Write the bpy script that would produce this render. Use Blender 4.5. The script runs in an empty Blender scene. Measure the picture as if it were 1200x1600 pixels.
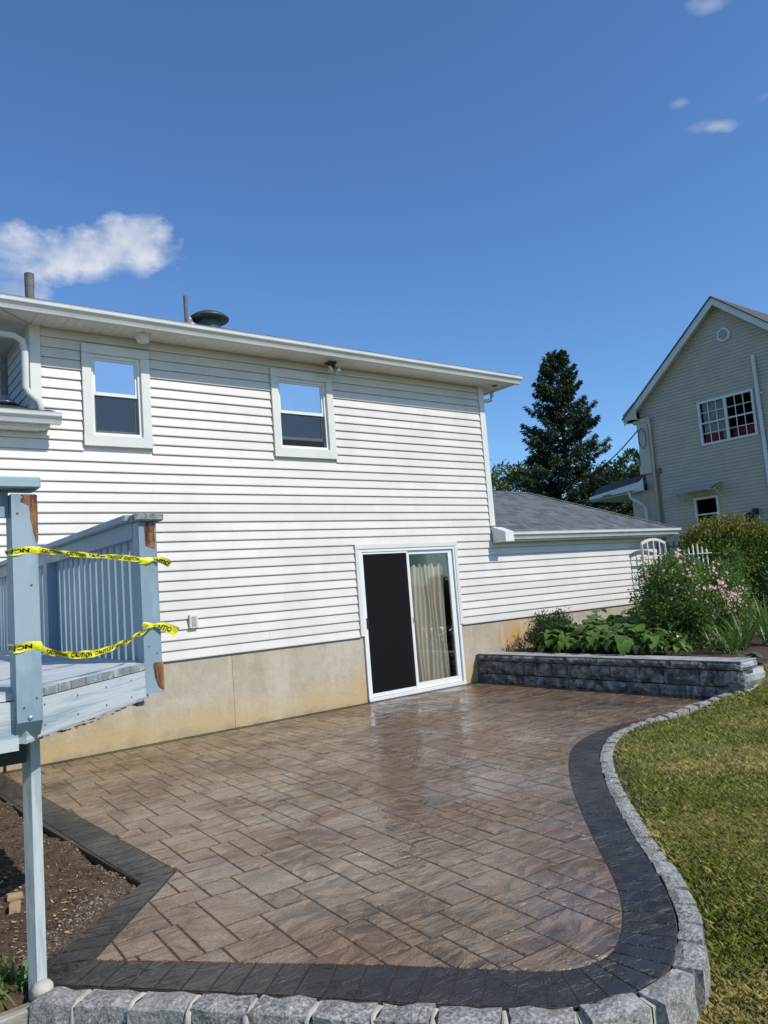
import bpy, bmesh, math, random
import numpy as np
from mathutils import Vector, Matrix, noise
random.seed(7); rng = np.random.default_rng(7)
S = bpy.context.scene
C = S.collection
R = math.radians

# ------------------------------------------------------------------ camera, sky, sun, exposure
cam = bpy.data.cameras.new('camera')
co = bpy.data.objects.new('camera', cam); C.objects.link(co)
right = Vector((.79529, -.60126, -.07747)); down = Vector((-.000514, .127123, -.991887)); fwd = Vector((.606229, .788878, .100791))
m3 = Matrix((right, -down, -fwd)).transposed()
co.matrix_world = Matrix.Translation((0, 0, 1.5)) @ m3.to_4x4()
cam.sensor_fit = 'VERTICAL'; cam.sensor_height = 36; cam.lens = 1180 / 1600 * 36
cam.clip_start = .05; cam.clip_end = 2000
S.camera = co

SUN_DIR = Vector((.37, -1.0, 1.0)).normalized()      # towards the sun
sun = bpy.data.lights.new('sun', 'SUN'); sun.energy = 3.9; sun.angle = R(.5); sun.color = (1, .945, .86)
so = bpy.data.objects.new('sun', sun); C.objects.link(so)
so.rotation_euler = SUN_DIR.to_track_quat('Z', 'Y').to_euler()

W = bpy.data.worlds.new('World'); S.world = W; W.use_nodes = True
nt = W.node_tree; nt.nodes.clear()
def wn(t, **k):
    n = nt.nodes.new(t)
    for a, b in k.items(): setattr(n, a, b)
    return n
sky = wn('ShaderNodeTexSky', sky_type='NISHITA', sun_disc=False)
sky.sun_elevation = math.asin(SUN_DIR.z); sky.sun_rotation = math.atan2(SUN_DIR.x, SUN_DIR.y)
sky.altitude = 100; sky.air_density = 1.0; sky.dust_density = .35; sky.ozone_density = 2.2
tc = wn('ShaderNodeTexCoord')
def wmath(op, a, b=None, c=None):
    n = wn('ShaderNodeMath', operation=op)
    for i, v in enumerate((a, b, c)):
        if v is None: continue
        if hasattr(v, 'links'): nt.links.new(v, n.inputs[i])
        else: n.inputs[i].default_value = v
    return n.outputs[0]
nz = wn('ShaderNodeTexNoise'); nz.inputs['Scale'].default_value = 13; nz.inputs['Detail'].default_value = 8; nz.inputs['Roughness'].default_value = .62
mpw = wn('ShaderNodeMapping'); mpw.inputs['Scale'].default_value = (1, 1, 1.7)
nt.links.new(tc.outputs['Generated'], mpw.inputs[0]); nt.links.new(mpw.outputs[0], nz.inputs['Vector'])
nz2 = wn('ShaderNodeTexNoise'); nz2.inputs['Scale'].default_value = 30; nz2.inputs['Detail'].default_value = 6
nt.links.new(tc.outputs['Generated'], nz2.inputs['Vector'])
cloud = None
# clouds: direction, angular half width, half height, density, tilt
for d, hw, hh, dens, tilt in [((.2480, .8740, .4140), .125, .036, 1.3, -.10), ((.3060, .8450, .4370), .050, .038, 1.5, .1), ((.1960, .9080, .3690), .036, .024, .8, 0),
                              ((.7935, .3806, .4749), .027, .008, .62, .22), ((.7634, .4032, .5046), .012, .006, .45, .1), ((.7437, .3438, .5734), .025, .010, .35, .1),
                              ((.8073, .3331, .4872), .010, .005, .15, .1), ((-.5, -.6, .5), .12, .03, .8, 0), ((.2, -.8, .45), .10, .03, .7, 0), ((-.9, .2, .4), .12, .03, .7, 0)]:
    D = Vector(d).normalized(); U = Vector((0, 0, 1)).cross(D).normalized(); V = D.cross(U)
    U, V = U * math.cos(tilt) + V * math.sin(tilt), V * math.cos(tilt) - U * math.sin(tilt)
    def dot(v):
        n = wn('ShaderNodeVectorMath', operation='DOT_PRODUCT'); nt.links.new(tc.outputs['Generated'], n.inputs[0]); n.inputs[1].default_value = v; return n.outputs['Value']
    u = wmath('DIVIDE', dot(U), hw); v = wmath('DIVIDE', dot(V), hh); f_ = dot(D)
    r2 = wmath('ADD', wmath('MULTIPLY', u, u), wmath('MULTIPLY', v, v))
    val = wmath('SUBTRACT', 1.0, wmath('SQRT', r2))
    val = wmath('ADD', val, wmath('MULTIPLY', wmath('SUBTRACT', nz.outputs[0], .48), 2.3))
    val = wmath('ADD', val, wmath('MULTIPLY', wmath('SUBTRACT', nz2.outputs[0], .5), .8))
    # keep the noise from reaching far from the blob
    val = wmath('MINIMUM', val, wmath('MULTIPLY', wmath('SUBTRACT', 1.7, wmath('SQRT', r2)), 1.2))
    val = wmath('MULTIPLY', wmath('SMOOTH_MIN', wmath('MAXIMUM', wmath('MULTIPLY', val, 1.25), 0), 1.0, .3), dens)
    val = wmath('MULTIPLY', val, wmath('GREATER_THAN', f_, 0))
    cloud = val if cloud is None else wmath('MAXIMUM', cloud, val)
tint = wn('ShaderNodeMixRGB', blend_type='MULTIPLY'); tint.inputs[0].default_value = 1; tint.inputs[2].default_value = (.70, 1.0, 1.30, 1)
nt.links.new(sky.outputs[0], tint.inputs[1])
bgs = wn('ShaderNodeBackground'); bgs.inputs[1].default_value = .127; nt.links.new(tint.outputs[0], bgs.inputs[0])
bgc = wn('ShaderNodeBackground'); bgc.inputs[0].default_value = (.60, .67, .82, 1); bgc.inputs[1].default_value = 1.0
mx = wn('ShaderNodeMixShader'); nt.links.new(wmath('MINIMUM', wmath('MULTIPLY', cloud, .85), .92), mx.inputs[0]); nt.links.new(bgs.outputs[0], mx.inputs[1]); nt.links.new(bgc.outputs[0], mx.inputs[2])
crp = wn('ShaderNodeValToRGB'); crp.color_ramp.elements[0].position = .36; crp.color_ramp.elements[0].color = (.40, .49, .66, 1); crp.color_ramp.elements[1].position = .62; crp.color_ramp.elements[1].color = (.74, .78, .86, 1)
nt.links.new(nz2.outputs[0], crp.inputs[0]); nt.links.new(crp.outputs[0], bgc.inputs[0]); nz2.inputs['Scale'].default_value = 24
wo = wn('ShaderNodeOutputWorld'); nt.links.new(mx.outputs[0], wo.inputs[0])
S.view_settings.view_transform = 'Standard'; S.view_settings.look = 'None'; S.view_settings.exposure = 0; S.view_settings.gamma = 1
S.view_settings.use_curve_mapping = False

# ------------------------------------------------------------------ materials
class Mt:
    def __init__(s, name):
        s.m = bpy.data.materials.new(name); s.m.use_nodes = True; s.t = s.m.node_tree; s.t.nodes.clear()
        s.out = s.n('ShaderNodeOutputMaterial'); s.b = s.n('ShaderNodeBsdfPrincipled'); s.l(s.b.outputs[0], s.out.inputs[0])
        s.co = s.n('ShaderNodeTexCoord'); s.geo = s.n('ShaderNodeNewGeometry'); s.src = s.geo.outputs['Position']
    def n(s, t, **k):
        n = s.t.nodes.new(t)
        for a, b in k.items(): setattr(n, a, b)
        return n
    def l(s, a, b): s.t.links.new(a, b)
    def val(s, v, sock):
        if hasattr(v, 'links'): s.l(v, sock)
        elif isinstance(v, tuple) and len(v) == 3 and sock.type == 'RGBA': sock.default_value = (*v, 1)
        else: sock.default_value = v
    def map(s, scale=(1, 1, 1), rot=(0, 0, 0), src=None):
        n = s.n('ShaderNodeMapping'); n.inputs['Scale'].default_value = scale; n.inputs['Rotation'].default_value = rot
        s.l(src or s.src, n.inputs[0]); return n.outputs[0]
    def noise(s, scale, detail=4, rough=.55, src=None, dist=0):
        n = s.n('ShaderNodeTexNoise'); n.inputs['Scale'].default_value = scale; n.inputs['Detail'].default_value = detail
        n.inputs['Roughness'].default_value = rough; n.inputs['Distortion'].default_value = dist
        s.l(src or s.src, n.inputs['Vector']); return n.outputs[0]
    def vor(s, scale, src=None, out='Distance', feature='F1'):
        n = s.n('ShaderNodeTexVoronoi', feature=feature); n.inputs['Scale'].default_value = scale; s.l(src or s.src, n.inputs['Vector']); return n.outputs[out]
    def ramp(s, v, stops, interp='LINEAR'):
        n = s.n('ShaderNodeValToRGB'); r = n.color_ramp; r.interpolation = interp
        while len(r.elements) < len(stops): r.elements.new(.5)
        for e, (p, c) in zip(r.elements, stops): e.position = p; e.color = (*c, 1) if isinstance(c, tuple) else (c, c, c, 1)
        s.l(v, n.inputs[0]); return n.outputs[0]
    def mix(s, f, a, b, mode='MIX'):
        n = s.n('ShaderNodeMixRGB', blend_type=mode); s.val(f, n.inputs[0]); s.val(a, n.inputs[1]); s.val(b, n.inputs[2]); return n.outputs[0]
    def math(s, op, a, b=0.0):
        n = s.n('ShaderNodeMath', operation=op); s.val(a, n.inputs[0]); s.val(b, n.inputs[1]); return n.outputs[0]
    def rnd(s): return s.n('ShaderNodeObjectInfo').outputs['Random']
    def island(s): return s.geo.outputs['Random Per Island']
    def bump(s, h, strength=.3, dist=.01, prev=None):
        n = s.n('ShaderNodeBump'); n.inputs['Strength'].default_value = strength; n.inputs['Distance'].default_value = dist; s.l(h, n.inputs['Height'])
        if prev is not None: s.l(prev, n.inputs['Normal'])
        s.l(n.outputs[0], s.b.inputs['Normal']); return n.outputs[0]
    def set(s, color=None, rough=None, metal=None, spec=None, **k):
        if color is not None: s.val(color, s.b.inputs['Base Color'])
        if rough is not None: s.val(rough, s.b.inputs['Roughness'])
        if metal is not None: s.val(metal, s.b.inputs['Metallic'])
        if spec is not None: s.val(spec, s.b.inputs['Specular IOR Level'])
        for a, b in k.items(): s.val(b, s.b.inputs[a.replace('_', ' ')])
        return s

M = {}
def simple(name, color, rough=.5, var=.12, scale=6, bump=0, bscale=60, **k):
    t = Mt(name); n = t.noise(scale, 5)
    f = t.ramp(n, [(.3, 1 - var), (.7, 1 + 0 * var)])
    t.set(t.mix(1.0, color, f, 'MULTIPLY'), rough, **k)
    if bump: t.bump(t.noise(bscale, 4), bump, .004)
    M[name] = t.m; return t
# vinyl siding with faint grain, dirt streaks, one shade per board
t = Mt('vinyl'); base = t.mix(t.rnd(), (.665, .62, .565), (.73, .685, .625))
d = t.noise(2.2, 6, .6, t.map((1, 1, .5))); c = t.mix(t.ramp(d, [(.42, 0.0), (.72, .42)]), base, (.52, .49, .44))
d2 = t.noise(14, 5, .65, t.map((.25, 1, 1.6))); c = t.mix(t.ramp(d2, [(.5, 0.0), (.8, .22)]), c, (.55, .54, .50))
t.set(c, .42, spec=.35); b1 = t.bump(t.noise(60, 4, .6, t.map((.12, 1, 1))), .16, .003); t.bump(t.noise(1.3, 2), .25, .02, b1); M['vinyl'] = t.m
t = simple('white_trim', (.73, .71, .64), .4, .1, 3, .1, 30)
t = simple('white_frame', (.80, .80, .76), .3, .08, 5)
t = Mt('gutter_metal'); d = t.noise(5, 6, .65, t.map((.3, 1, 1))); t.set(t.mix(t.ramp(d, [(.4, 0.0), (.8, .5)]), (.66, .655, .62), (.38, .37, .32)), .30, spec=.5); t.bump(t.noise(1.5, 2), .2, .02); M['gutter_metal'] = t.m
t = Mt('soffit_white'); d = t.noise(4, 5); t.set(t.mix(t.ramp(d, [(.4, 0.0), (.8, .35)]), (.76, .74, .69), (.5, .48, .42)), .45); M['soffit_white'] = t.m
t = Mt('window_reveal'); t.set((.38, .38, .35), .5); M['reveal'] = t.m
# foundation
t = Mt('foundation_concrete'); n1 = t.noise(.9, 6, .6); n2 = t.noise(7, 8, .7)
c = t.mix(t.ramp(n1, [(.35, 0.0), (.65, 1.0)]), (.40, .335, .225), (.50, .44, .335))
c = t.mix(t.ramp(n2, [(.45, 0.0), (.75, .6)]), c, (.31, .28, .22))
sx = t.n('ShaderNodeSeparateXYZ'); t.l(t.src, sx.inputs[0])
low = t.ramp(t.math('ADD', sx.outputs[2], t.math('MULTIPLY', t.noise(3, 5), .35)), [(.10, .0), (.62, 1.0)])
c = t.mix(t.math('MULTIPLY', t.math('SUBTRACT', 1.0, low), .75), c, (.50, .34, .16))
# rust stain low on the wall above the planting bed
for X0, Z0, w in ((9.0, .60, .55),):
    dx = t.math('DIVIDE', t.math('SUBTRACT', sx.outputs[0], X0), w); dz = t.math('DIVIDE', t.math('SUBTRACT', sx.outputs[2], Z0), .3)
    rr = t.math('ADD', t.math('MULTIPLY', dx, dx), t.math('MULTIPLY', dz, dz)); rr = t.math('ADD', rr, t.math('MULTIPLY', t.noise(5, 5), 1.2))
    c = t.mix(t.ramp(t.math('MULTIPLY', rr, .5), [(.25, .9), (.8, 0.0)]), c, (.58, .31, .09))
vs_ = t.noise(2.2, 5, .6, t.map((2.4, 1, .35))); c = t.mix(t.ramp(vs_, [(.50, 0.0), (.66, .45)]), c, (.58, .51, .38)); c = t.mix(t.ramp(t.noise(3.1, 6, .65, t.map((1.5, 1, .5))), [(.52, 0.0), (.68, .45)]), c, (.34, .27, .17))

oc = t.math('ADD', t.math('MULTIPLY', t.noise(1.1, 5, .6), 1.4), t.math('MULTIPLY', sx.outputs[2], -.9)); c = t.mix(t.ramp(oc, [(.32, 0.0), (.62, .65)]), c, (.50, .36, .17)); blk = t.math('ADD', t.noise(4, 6, .7), t.math('MULTIPLY', sx.outputs[2], -1.6)); c = t.mix(t.ramp(blk, [(.38, 0.0), (.60, .55)]), c, (.24, .21, .15))
sp = t.noise(55, 3, .6); c = t.mix(t.ramp(sp, [(.62, 0.0), (.75, .5)]), c, (.66, .64, .58))
t.set(c, .85); b = t.bump(t.noise(22, 8, .7), .5, .012); t.bump(t.noise(3, 3), .4, .03, b); M['foundation'] = t.m
# stamped slate tiles: streaky relief along one direction
def slate(name, cols, rough_lo, rough_hi, brel, sat):
    t = Mt(name)
    w0 = t.n('ShaderNodeTexNoise'); w0.inputs['Scale'].default_value = 2.3; t.l(t.src, w0.inputs['Vector'])
    vm = t.n('ShaderNodeVectorMath', operation='MULTIPLY_ADD'); t.l(w0.outputs[1], vm.inputs[0]); vm.inputs[1].default_value = (.35, .35, .35); t.l(t.src, vm.inputs[2])
    # per tile shift so streaks stop at the joints
    oi = t.n('ShaderNodeObjectInfo'); ml = t.math('MULTIPLY', oi.outputs['Random'], 37.0); cb = t.n('ShaderNodeCombineXYZ'); t.l(ml, cb.inputs[0]); t.l(ml, cb.inputs[1])
    va = t.n('ShaderNodeVectorMath', operation='ADD'); t.l(vm.outputs[0], va.inputs[0]); t.l(cb.outputs[0], va.inputs[1])
    st = t.map((3.4, 9.0, 1), (0, 0, R(22)), va.outputs[0])
    h1 = t.noise(1.5, 5, .55, st, .35)
    # slate ledges: flat plates with short steps between them
    led = t.ramp(h1, [(.30, 0.0), (.36, .10), (.41, .30), (.44, .36), (.49, .55), (.515, .62), (.56, .82), (.60, .88), (.68, 1.0)])
    st2 = t.map((7, 20, 1), (0, 0, R(22)), va.outputs[0]); h2 = t.noise(1.5, 6, .62, st2, .2)
    blot = t.noise(1.0, 4, .55, vm.outputs[0])
    c = t.mix(t.ramp(h1, [(.38, 0.0), (.62, 1.0)]), cols[0], cols[1])
    c = t.mix(t.ramp(blot, [(.46, 0.0), (.62, sat)]), c, cols[2])
    c = t.mix(t.ramp(h2, [(.50, 0.0), (.66, .55)]), c, cols[3])
    c = t.mix(t.math('MULTIPLY', oi.outputs['Random'], .55), c, cols[4])
    if sat > .5: c = t.mix(t.ramp(t.noise(1.3, 5, .6, t.map((2.0, 4.5, 1), (0, 0, R(22)), va.outputs[0]), .2), [(.58, 0.0), (.66, .6)]), c, (.080, .078, .076))
    grit = t.noise(140, 3, .7); c = t.mix(t.ramp(grit, [(.42, .5), (.5, 0.0)]), c, tuple(x * .4 for x in cols[0]))
    fine = t.noise(90, 3); c = t.mix(t.ramp(fine, [(.6, 0.0), (.75, .25)]), c, (.30, .28, .25) if sat > .5 else (.09, .09, .09))
    rl = t.noise(1.3, 5, .6); wet = t.ramp(rl, [(.42, .15), (.58, 1.0)])
    t.set(c, t.mix(wet, (rough_hi,) * 3, (rough_lo,) * 3), spec=.5)
    t.l(t.math('MULTIPLY', wet, .95 if sat > .5 else .30), t.b.inputs['Coat Weight']); t.b.inputs['Coat Roughness'].default_value = .07; t.b.inputs['Coat IOR'].default_value = 1.38
    hs = t.math('ADD', led, t.math('MULTIPLY', h2, .26))
    b = t.bump(hs, brel, .026); b2 = t.bump(grit, .10, .003, b)
    cbp = t.n('ShaderNodeBump'); cbp.inputs['Strength'].default_value = 1.0; cbp.inputs['Distance'].default_value = .009; t.l(h1, cbp.inputs['Height']); t.l(cbp.outputs[0], t.b.inputs['Coat Normal']); M[name] = t.m
slate('brown_slate', [(.070, .043, .025), (.315, .205, .120), (.235, .115, .052), (.072, .048, .031), (.250, .165, .096)], .22, .46, 1.0, .7)
slate('charcoal_slate', [(.008, .008, .009), (.030, .030, .031), (.018, .017, .018), (.045, .045, .047), (.018, .018, .020)], .36, .55, .9, .4)
simple('joint', (.070, .048, .033), .6, .3, 20)
# granite
t = Mt('granite'); v = t.vor(170); n = t.noise(70, 6, .7); n0 = t.noise(6, 4)
c = t.ramp(n, [(.36, (.05, .05, .05)), (.47, (.235, .225, .20)), (.55, (.41, .39, .345)), (.66, (.74, .70, .62))])
c = t.mix(t.ramp(v, [(.0, .8), (.35, .0)]), c, (.10, .10, .10)); c = t.mix(t.math('MULTIPLY', t.rnd(), .45), c, (.36, .35, .33)); c = t.mix(t.ramp(n0, [(.55, .0), (.75, .5)]), c, (.55, .55, .53)); c = t.mix(t.ramp(t.noise(9, 5, .65), [(.54, 0.0), (.68, .55)]), c, (.20, .165, .11))
t.set(c, .75); b = t.bump(t.noise(26, 7, .7), .9, .02); t.bump(t.noise(120, 3), .3, .004, b); M['granite'] = t.m
simple('mortar', (.54, .50, .41), .9, .3, 18, .8, 40)
# split face wall block
t = Mt('wall_block'); n = t.noise(7, 8, .72, t.map((1, 1, 1.5)), .1); c = t.ramp(n, [(.38, (.025, .025, .026)), (.47, (.10, .10, .10)), (.55, (.27, .26, .25)), (.66, (.52, .51, .49))])
c = t.mix(t.math('MULTIPLY', t.rnd(), .35), c, (.12, .12, .125)); c = t.mix(t.ramp(t.noise(90, 4), [(.55, .0), (.75, .5)]), c, (.4, .4, .39)); t.set(c, .8); b = t.bump(t.noise(14, 8, .7), 1.0, .03); t.bump(t.noise(80, 3), .35, .006, b); M['wall_block'] = t.m
t = Mt('cap_block'); n = t.noise(6, 6, .65); c = t.ramp(n, [(.35, (.20, .20, .20)), (.55, (.40, .39, .37)), (.75, (.52, .51, .48))]); t.set(t.mix(t.math('MULTIPLY', t.rnd(), .4), c, (.30, .30, .30)), .85); t.bump(t.noise(50, 6), .5, .008); M['cap_block'] = t.m
# painted wood
def paint(name, col, worn, amt, grain_dir=(1, 1, 1)):
    t = Mt(name); g = t.noise(10, 6, .65, t.map(grain_dir)); n = t.noise(5, 7, .7, t.map((1, 1, 3) if amt > .45 else (1, 1, 1)))
    c = t.mix(t.ramp(t.noise(2, 3), [(.35, 0.0), (.7, .5)]), col, tuple(x * .86 for x in col))
    c = t.mix(t.ramp(g, [(1 - amt - .06, 0.0), (1 - amt + .03, .85)]), c, worn)
    c = t.mix(t.ramp(n, [(.66, 0.0), (.70, .85)]), c, (.20, .20, .19)) if amt > .45 else t.mix(t.ramp(n, [(.72, 0.0), (.75, .7)]), c, (.22, .24, .25))
    cr = t.noise(60, 4, .6, t.map(tuple(x * x for x in grain_dir))); c = t.mix(t.ramp(cr, [(.30, .7), (.345, 0.0)]), c, tuple(x * .35 for x in col))
    chip = t.noise(22, 6, .75, t.map(tuple(.3 + .7 * x for x in grain_dir))); c = t.mix(t.ramp(chip, [(.655, 0.0), (.675, .85)]), c, (.33, .31, .27))
    t.set(c, .6); bb = t.bump(t.noise(45, 5, .6, t.map(tuple(.2 + x * .8 for x in grain_dir))), .3, .006); t.bump(cr, .25, .004, bb); M[name] = t.m
paint('blue_paint', (.215, .305, .355), (.33, .41, .45), .42, (.25, .25, .08))
paint('worn_blue', (.32, .405, .445), (.56, .59, .58), .56, (.10, .10, 3.2))
paint('cap_paint', (.30, .42, .46), (.42, .46, .45), .50, (.2, .2, 1))
paint('post_white', (.38, .44, .45), (.56, .59, .57), .45, (1, 1, .1))
t = Mt('rotten_wood'); n = t.noise(30, 6, .7, t.map((1, 1, .15))); t.set(t.ramp(n, [(.35, (.05, .022, .012)), (.5, (.26, .11, .045)), (.7, (.52, .30, .14))]), .9); t.bump(n, 1.0, .03); M['rotten'] = t.m
t = Mt('grey_endgrain'); n = t.noise(30, 6, .7); t.set(t.ramp(n, [(.35, (.12, .12, .12)), (.65, (.42, .43, .42))]), .9); t.bump(n, .8, .02); M['endgrain'] = t.m
paint('worn_end', (.42, .49, .50), (.20, .21, .20), .55, (1, 1, 1))
t = Mt('timber'); n = t.noise(16, 6, .7, t.map((.15, 1, 1))); t.set(t.ramp(n, [(.35, (.22, .20, .15)), (.65, (.58, .56, .48))]), .85); t.bump(n, .9, .02); M['timber'] = t.m
simple('dark_wood', (.05, .045, .04), .8, .3)
t = Mt('tape_yellow'); t.set(t.mix(t.ramp(t.noise(30, 3), [(.4, 0.0), (.7, .4)]), (.86, .80, .03), (.70, .62, .02)), .3, spec=.5); t.bump(t.noise(35, 4), .5, .01); M['tape'] = t.m
simple('print_black', (.012, .012, .012), .5)
# roofing
t = Mt('shingle'); n = t.noise(160, 3, .6); isl = t.island(); c = t.mix(isl, (.055, .063, .068), (.135, .148, .155)); c = t.mix(t.ramp(n, [(.45, .0), (.65, .5)]), c, (.19, .20, .205)); t.set(c, .9); t.bump(n, .6, .006); M['shingle'] = t.m
t = Mt('dark_shingle'); n = t.noise(120, 3); t.set(t.mix(t.island(), (.05, .048, .046), (.10, .095, .09)), .9); t.bump(n, .6, .006); M['dark_shingle'] = t.m
simple('brown_shingle', (.11, .085, .075), .9, .35, 5, .4, 90)
simple('vent_metal', (.06, .075, .07), .45, .25, 8); simple('pipe_grey', (.16, .15, .14), .6, .4, 12); simple('flashing', (.55, .55, .55), .35, .2, 10, metal=.7)
simple('black_metal', (.015, .015, .017), .45, .1)
t = Mt('bulb_glass'); t.set((.5, .48, .44), .12, spec=.9, metal=.35); M['bulb'] = t.m
# glass: half mirror, half see-through
def glass(name, refl, tintc, fm=.5):
    t = Mt(name); t.t.nodes.remove(t.b); g = t.n('ShaderNodeBsdfGlossy'); g.inputs['Roughness'].default_value = .015; g.inputs['Color'].default_value = (.86, .87, .88, 1)
    tr = t.n('ShaderNodeBsdfTransparent'); tr.inputs[0].default_value = (*tintc, 1); lw = t.n('ShaderNodeLayerWeight'); lw.inputs[0].default_value = .35
    f = t.math('ADD', t.math('MULTIPLY', lw.outputs['Fresnel'], fm), refl); mxx = t.n('ShaderNodeMixShader'); t.l(f, mxx.inputs[0]); t.l(tr.outputs[0], mxx.inputs[1]); t.l(g.outputs[0], mxx.inputs[2]); t.l(mxx.outputs[0], t.out.inputs[0])
    bp = t.n('ShaderNodeBump'); bp.inputs['Strength'].default_value = .08; bp.inputs['Distance'].default_value = .01; t.l(t.noise(4, 2), bp.inputs['Height']); t.l(bp.outputs[0], g.inputs['Normal'])
    M[name] = t.m
glass('clear_glass', .55, (.7, .75, .78)); glass('screened_glass', .26, (.35, .37, .40)); glass('door_glass', .0, (.95, .94, .91), .22); glass('dim_glass', -.03, (.85, .88, .90))
t = Mt('insect_screen'); t.b.inputs['Alpha'].default_value = .82; t.set((.010, .010, .011), .7, spec=.1); M['screen'] = t.m
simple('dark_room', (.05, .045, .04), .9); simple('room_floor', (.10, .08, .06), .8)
t = Mt('curtain_cloth'); t.set(t.mix(t.noise(5, 3, .5, t.map((6, 1, .3))), (.44, .405, .34), (.58, .54, .46)), .9); M['curtain'] = t.m
simple('blind_white', (.75, .78, .78), .5); simple('red_cloth', (.48, .035, .035), .8, .3, 4)
# neighbour
t = Mt('tan_siding'); n = t.noise(3, 5); t.set(t.mix(t.ramp(n, [(.3, 0.0), (.7, 1.0)]), (.415, .36, .285), (.47, .415, .335)), .6); t.bump(t.noise(50, 3, .5, t.map((1, .1, 1))), .2, .004); M['tan_siding'] = t.m
simple('tan_trim', (.52, .48, .39), .5); simple('neighbour_trim', (.62, .66, .66), .45)
# ground
t = Mt('soil'); n = t.noise(9, 8, .7); n2 = t.noise(60, 5, .7); c = t.ramp(n, [(.35, (.080, .050, .030)), (.6, (.17, .110, .065))]); c = t.mix(t.ramp(n2, [(.55, 0.0), (.7, .6)]), c, (.27, .17, .095)); t.set(c, .95); b = t.bump(n2, 1.0, .02); t.bump(n, .8, .05, b); M['soil'] = t.m
t = Mt('mulch'); n = t.noise(30, 6, .7); t.set(t.ramp(n, [(.35, (.03, .02, .013)), (.6, (.10, .065, .04)), (.8, (.22, .15, .10))]), .95); t.bump(n, 1.0, .03); M['mulch'] = t.m
t = Mt('turf_soil'); n = t.noise(1.4, 6, .65); n2 = t.noise(30, 5, .7)
c = t.mix(t.ramp(n, [(.35, 0.0), (.65, 1.0)]), (.10, .125, .025), (.22, .21, .06)); c = t.mix(t.ramp(n2, [(.5, 0.0), (.7, .6)]), c, (.20, .14, .075)); t.set(c, .95); t.bump(n2, 1.0, .03); M['turf'] = t.m
t = Mt('grass_blade'); n = t.noise(.85, 5, .65); isl = t.island()
c = t.mix(isl, (.20, .255, .040), (.50, .56, .13)); c = t.mix(t.ramp(n, [(.46, 0.0), (.62, .8)]), c, (.74, .64, .26))
c = t.mix(t.math('GREATER_THAN', isl, .86), c, (.78, .66, .34)); t.set(c, .5, spec=.3)
tl_ = t.n('ShaderNodeBsdfTranslucent'); t.l(c, tl_.inputs[0]); ms = t.n('ShaderNodeMixShader'); ms.inputs[0].default_value = .38
t.l(t.b.outputs[0], ms.inputs[1]); t.l(tl_.outputs[0], ms.inputs[2]); t.l(ms.outputs[0], t.out.inputs[0]); M['grass'] = t.m
t = Mt('gravel'); t.set(t.mix(t.island(), (.10, .085, .07), (.27, .24, .21)), .85); M['gravel'] = t.m
t = Mt('woodchip'); t.set(t.mix(t.island(), (.30, .17, .08), (.62, .47, .28)), .85); M['woodchip'] = t.m
def leaf(name, a, b, rough=.45, trans=.12, third=None):
    t = Mt(name); c = t.mix(t.island(), a, b)
    oi = t.rnd(); c = t.mix(t.math('MULTIPLY', oi, .35), c, b)
    if third: c = t.mix(t.math('GREATER_THAN', t.island(), third[1]), c, third[0])
    t.set(c, rough, spec=.35)
    tl = t.n('ShaderNodeBsdfTranslucent'); t.l(c, tl.inputs[0]); ms = t.n('ShaderNodeMixShader'); ms.inputs[0].default_value = trans
    t.l(t.b.outputs[0], ms.inputs[1]); t.l(tl.outputs[0], ms.inputs[2]); t.l(ms.outputs[0], t.out.inputs[0]); M[name] = t.m
leaf('spruce_needles', (.014, .034, .015), (.044, .074, .030), .6, .06)
leaf('spruce_brown', (.035, .026, .014), (.05, .04, .02), .7, .03)
leaf('oak_leaf', (.060, .105, .030), (.12, .17, .05), .5, .25); leaf('dark_leaf', (.028, .060, .016), (.070, .125, .032), .5, .2)
leaf('hosta_leaf', (.060, .125, .025), (.20, .31, .06), .30, .28); leaf('blue_hosta', (.07, .13, .085), (.11, .18, .11), .4, .15)
leaf('rose_leaf', (.065, .13, .025), (.19, .28, .055), .4, .25); leaf('petal', (.85, .42, .40), (.86, .74, .62), .5, .2, ((.62, .22, .22), .86)); leaf('iris_leaf', (.08, .15, .03), (.16, .25, .06), .4, .25)
leaf('olive_leaf', (.065, .11, .012), (.17, .22, .022), .5, .25); leaf('golden_leaf', (.22, .15, .025), (.24, .22, .035), .5, .3); leaf('dry_leaf', (.22, .09, .03), (.35, .16, .05), .7, .1)
simple('bark', (.07, .05, .035), .9, .4, 20, .8, 40); simple('stem', (.06, .075, .02), .7)
simple('polycarb', (.42, .40, .36), .2, .1, 5)

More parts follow.
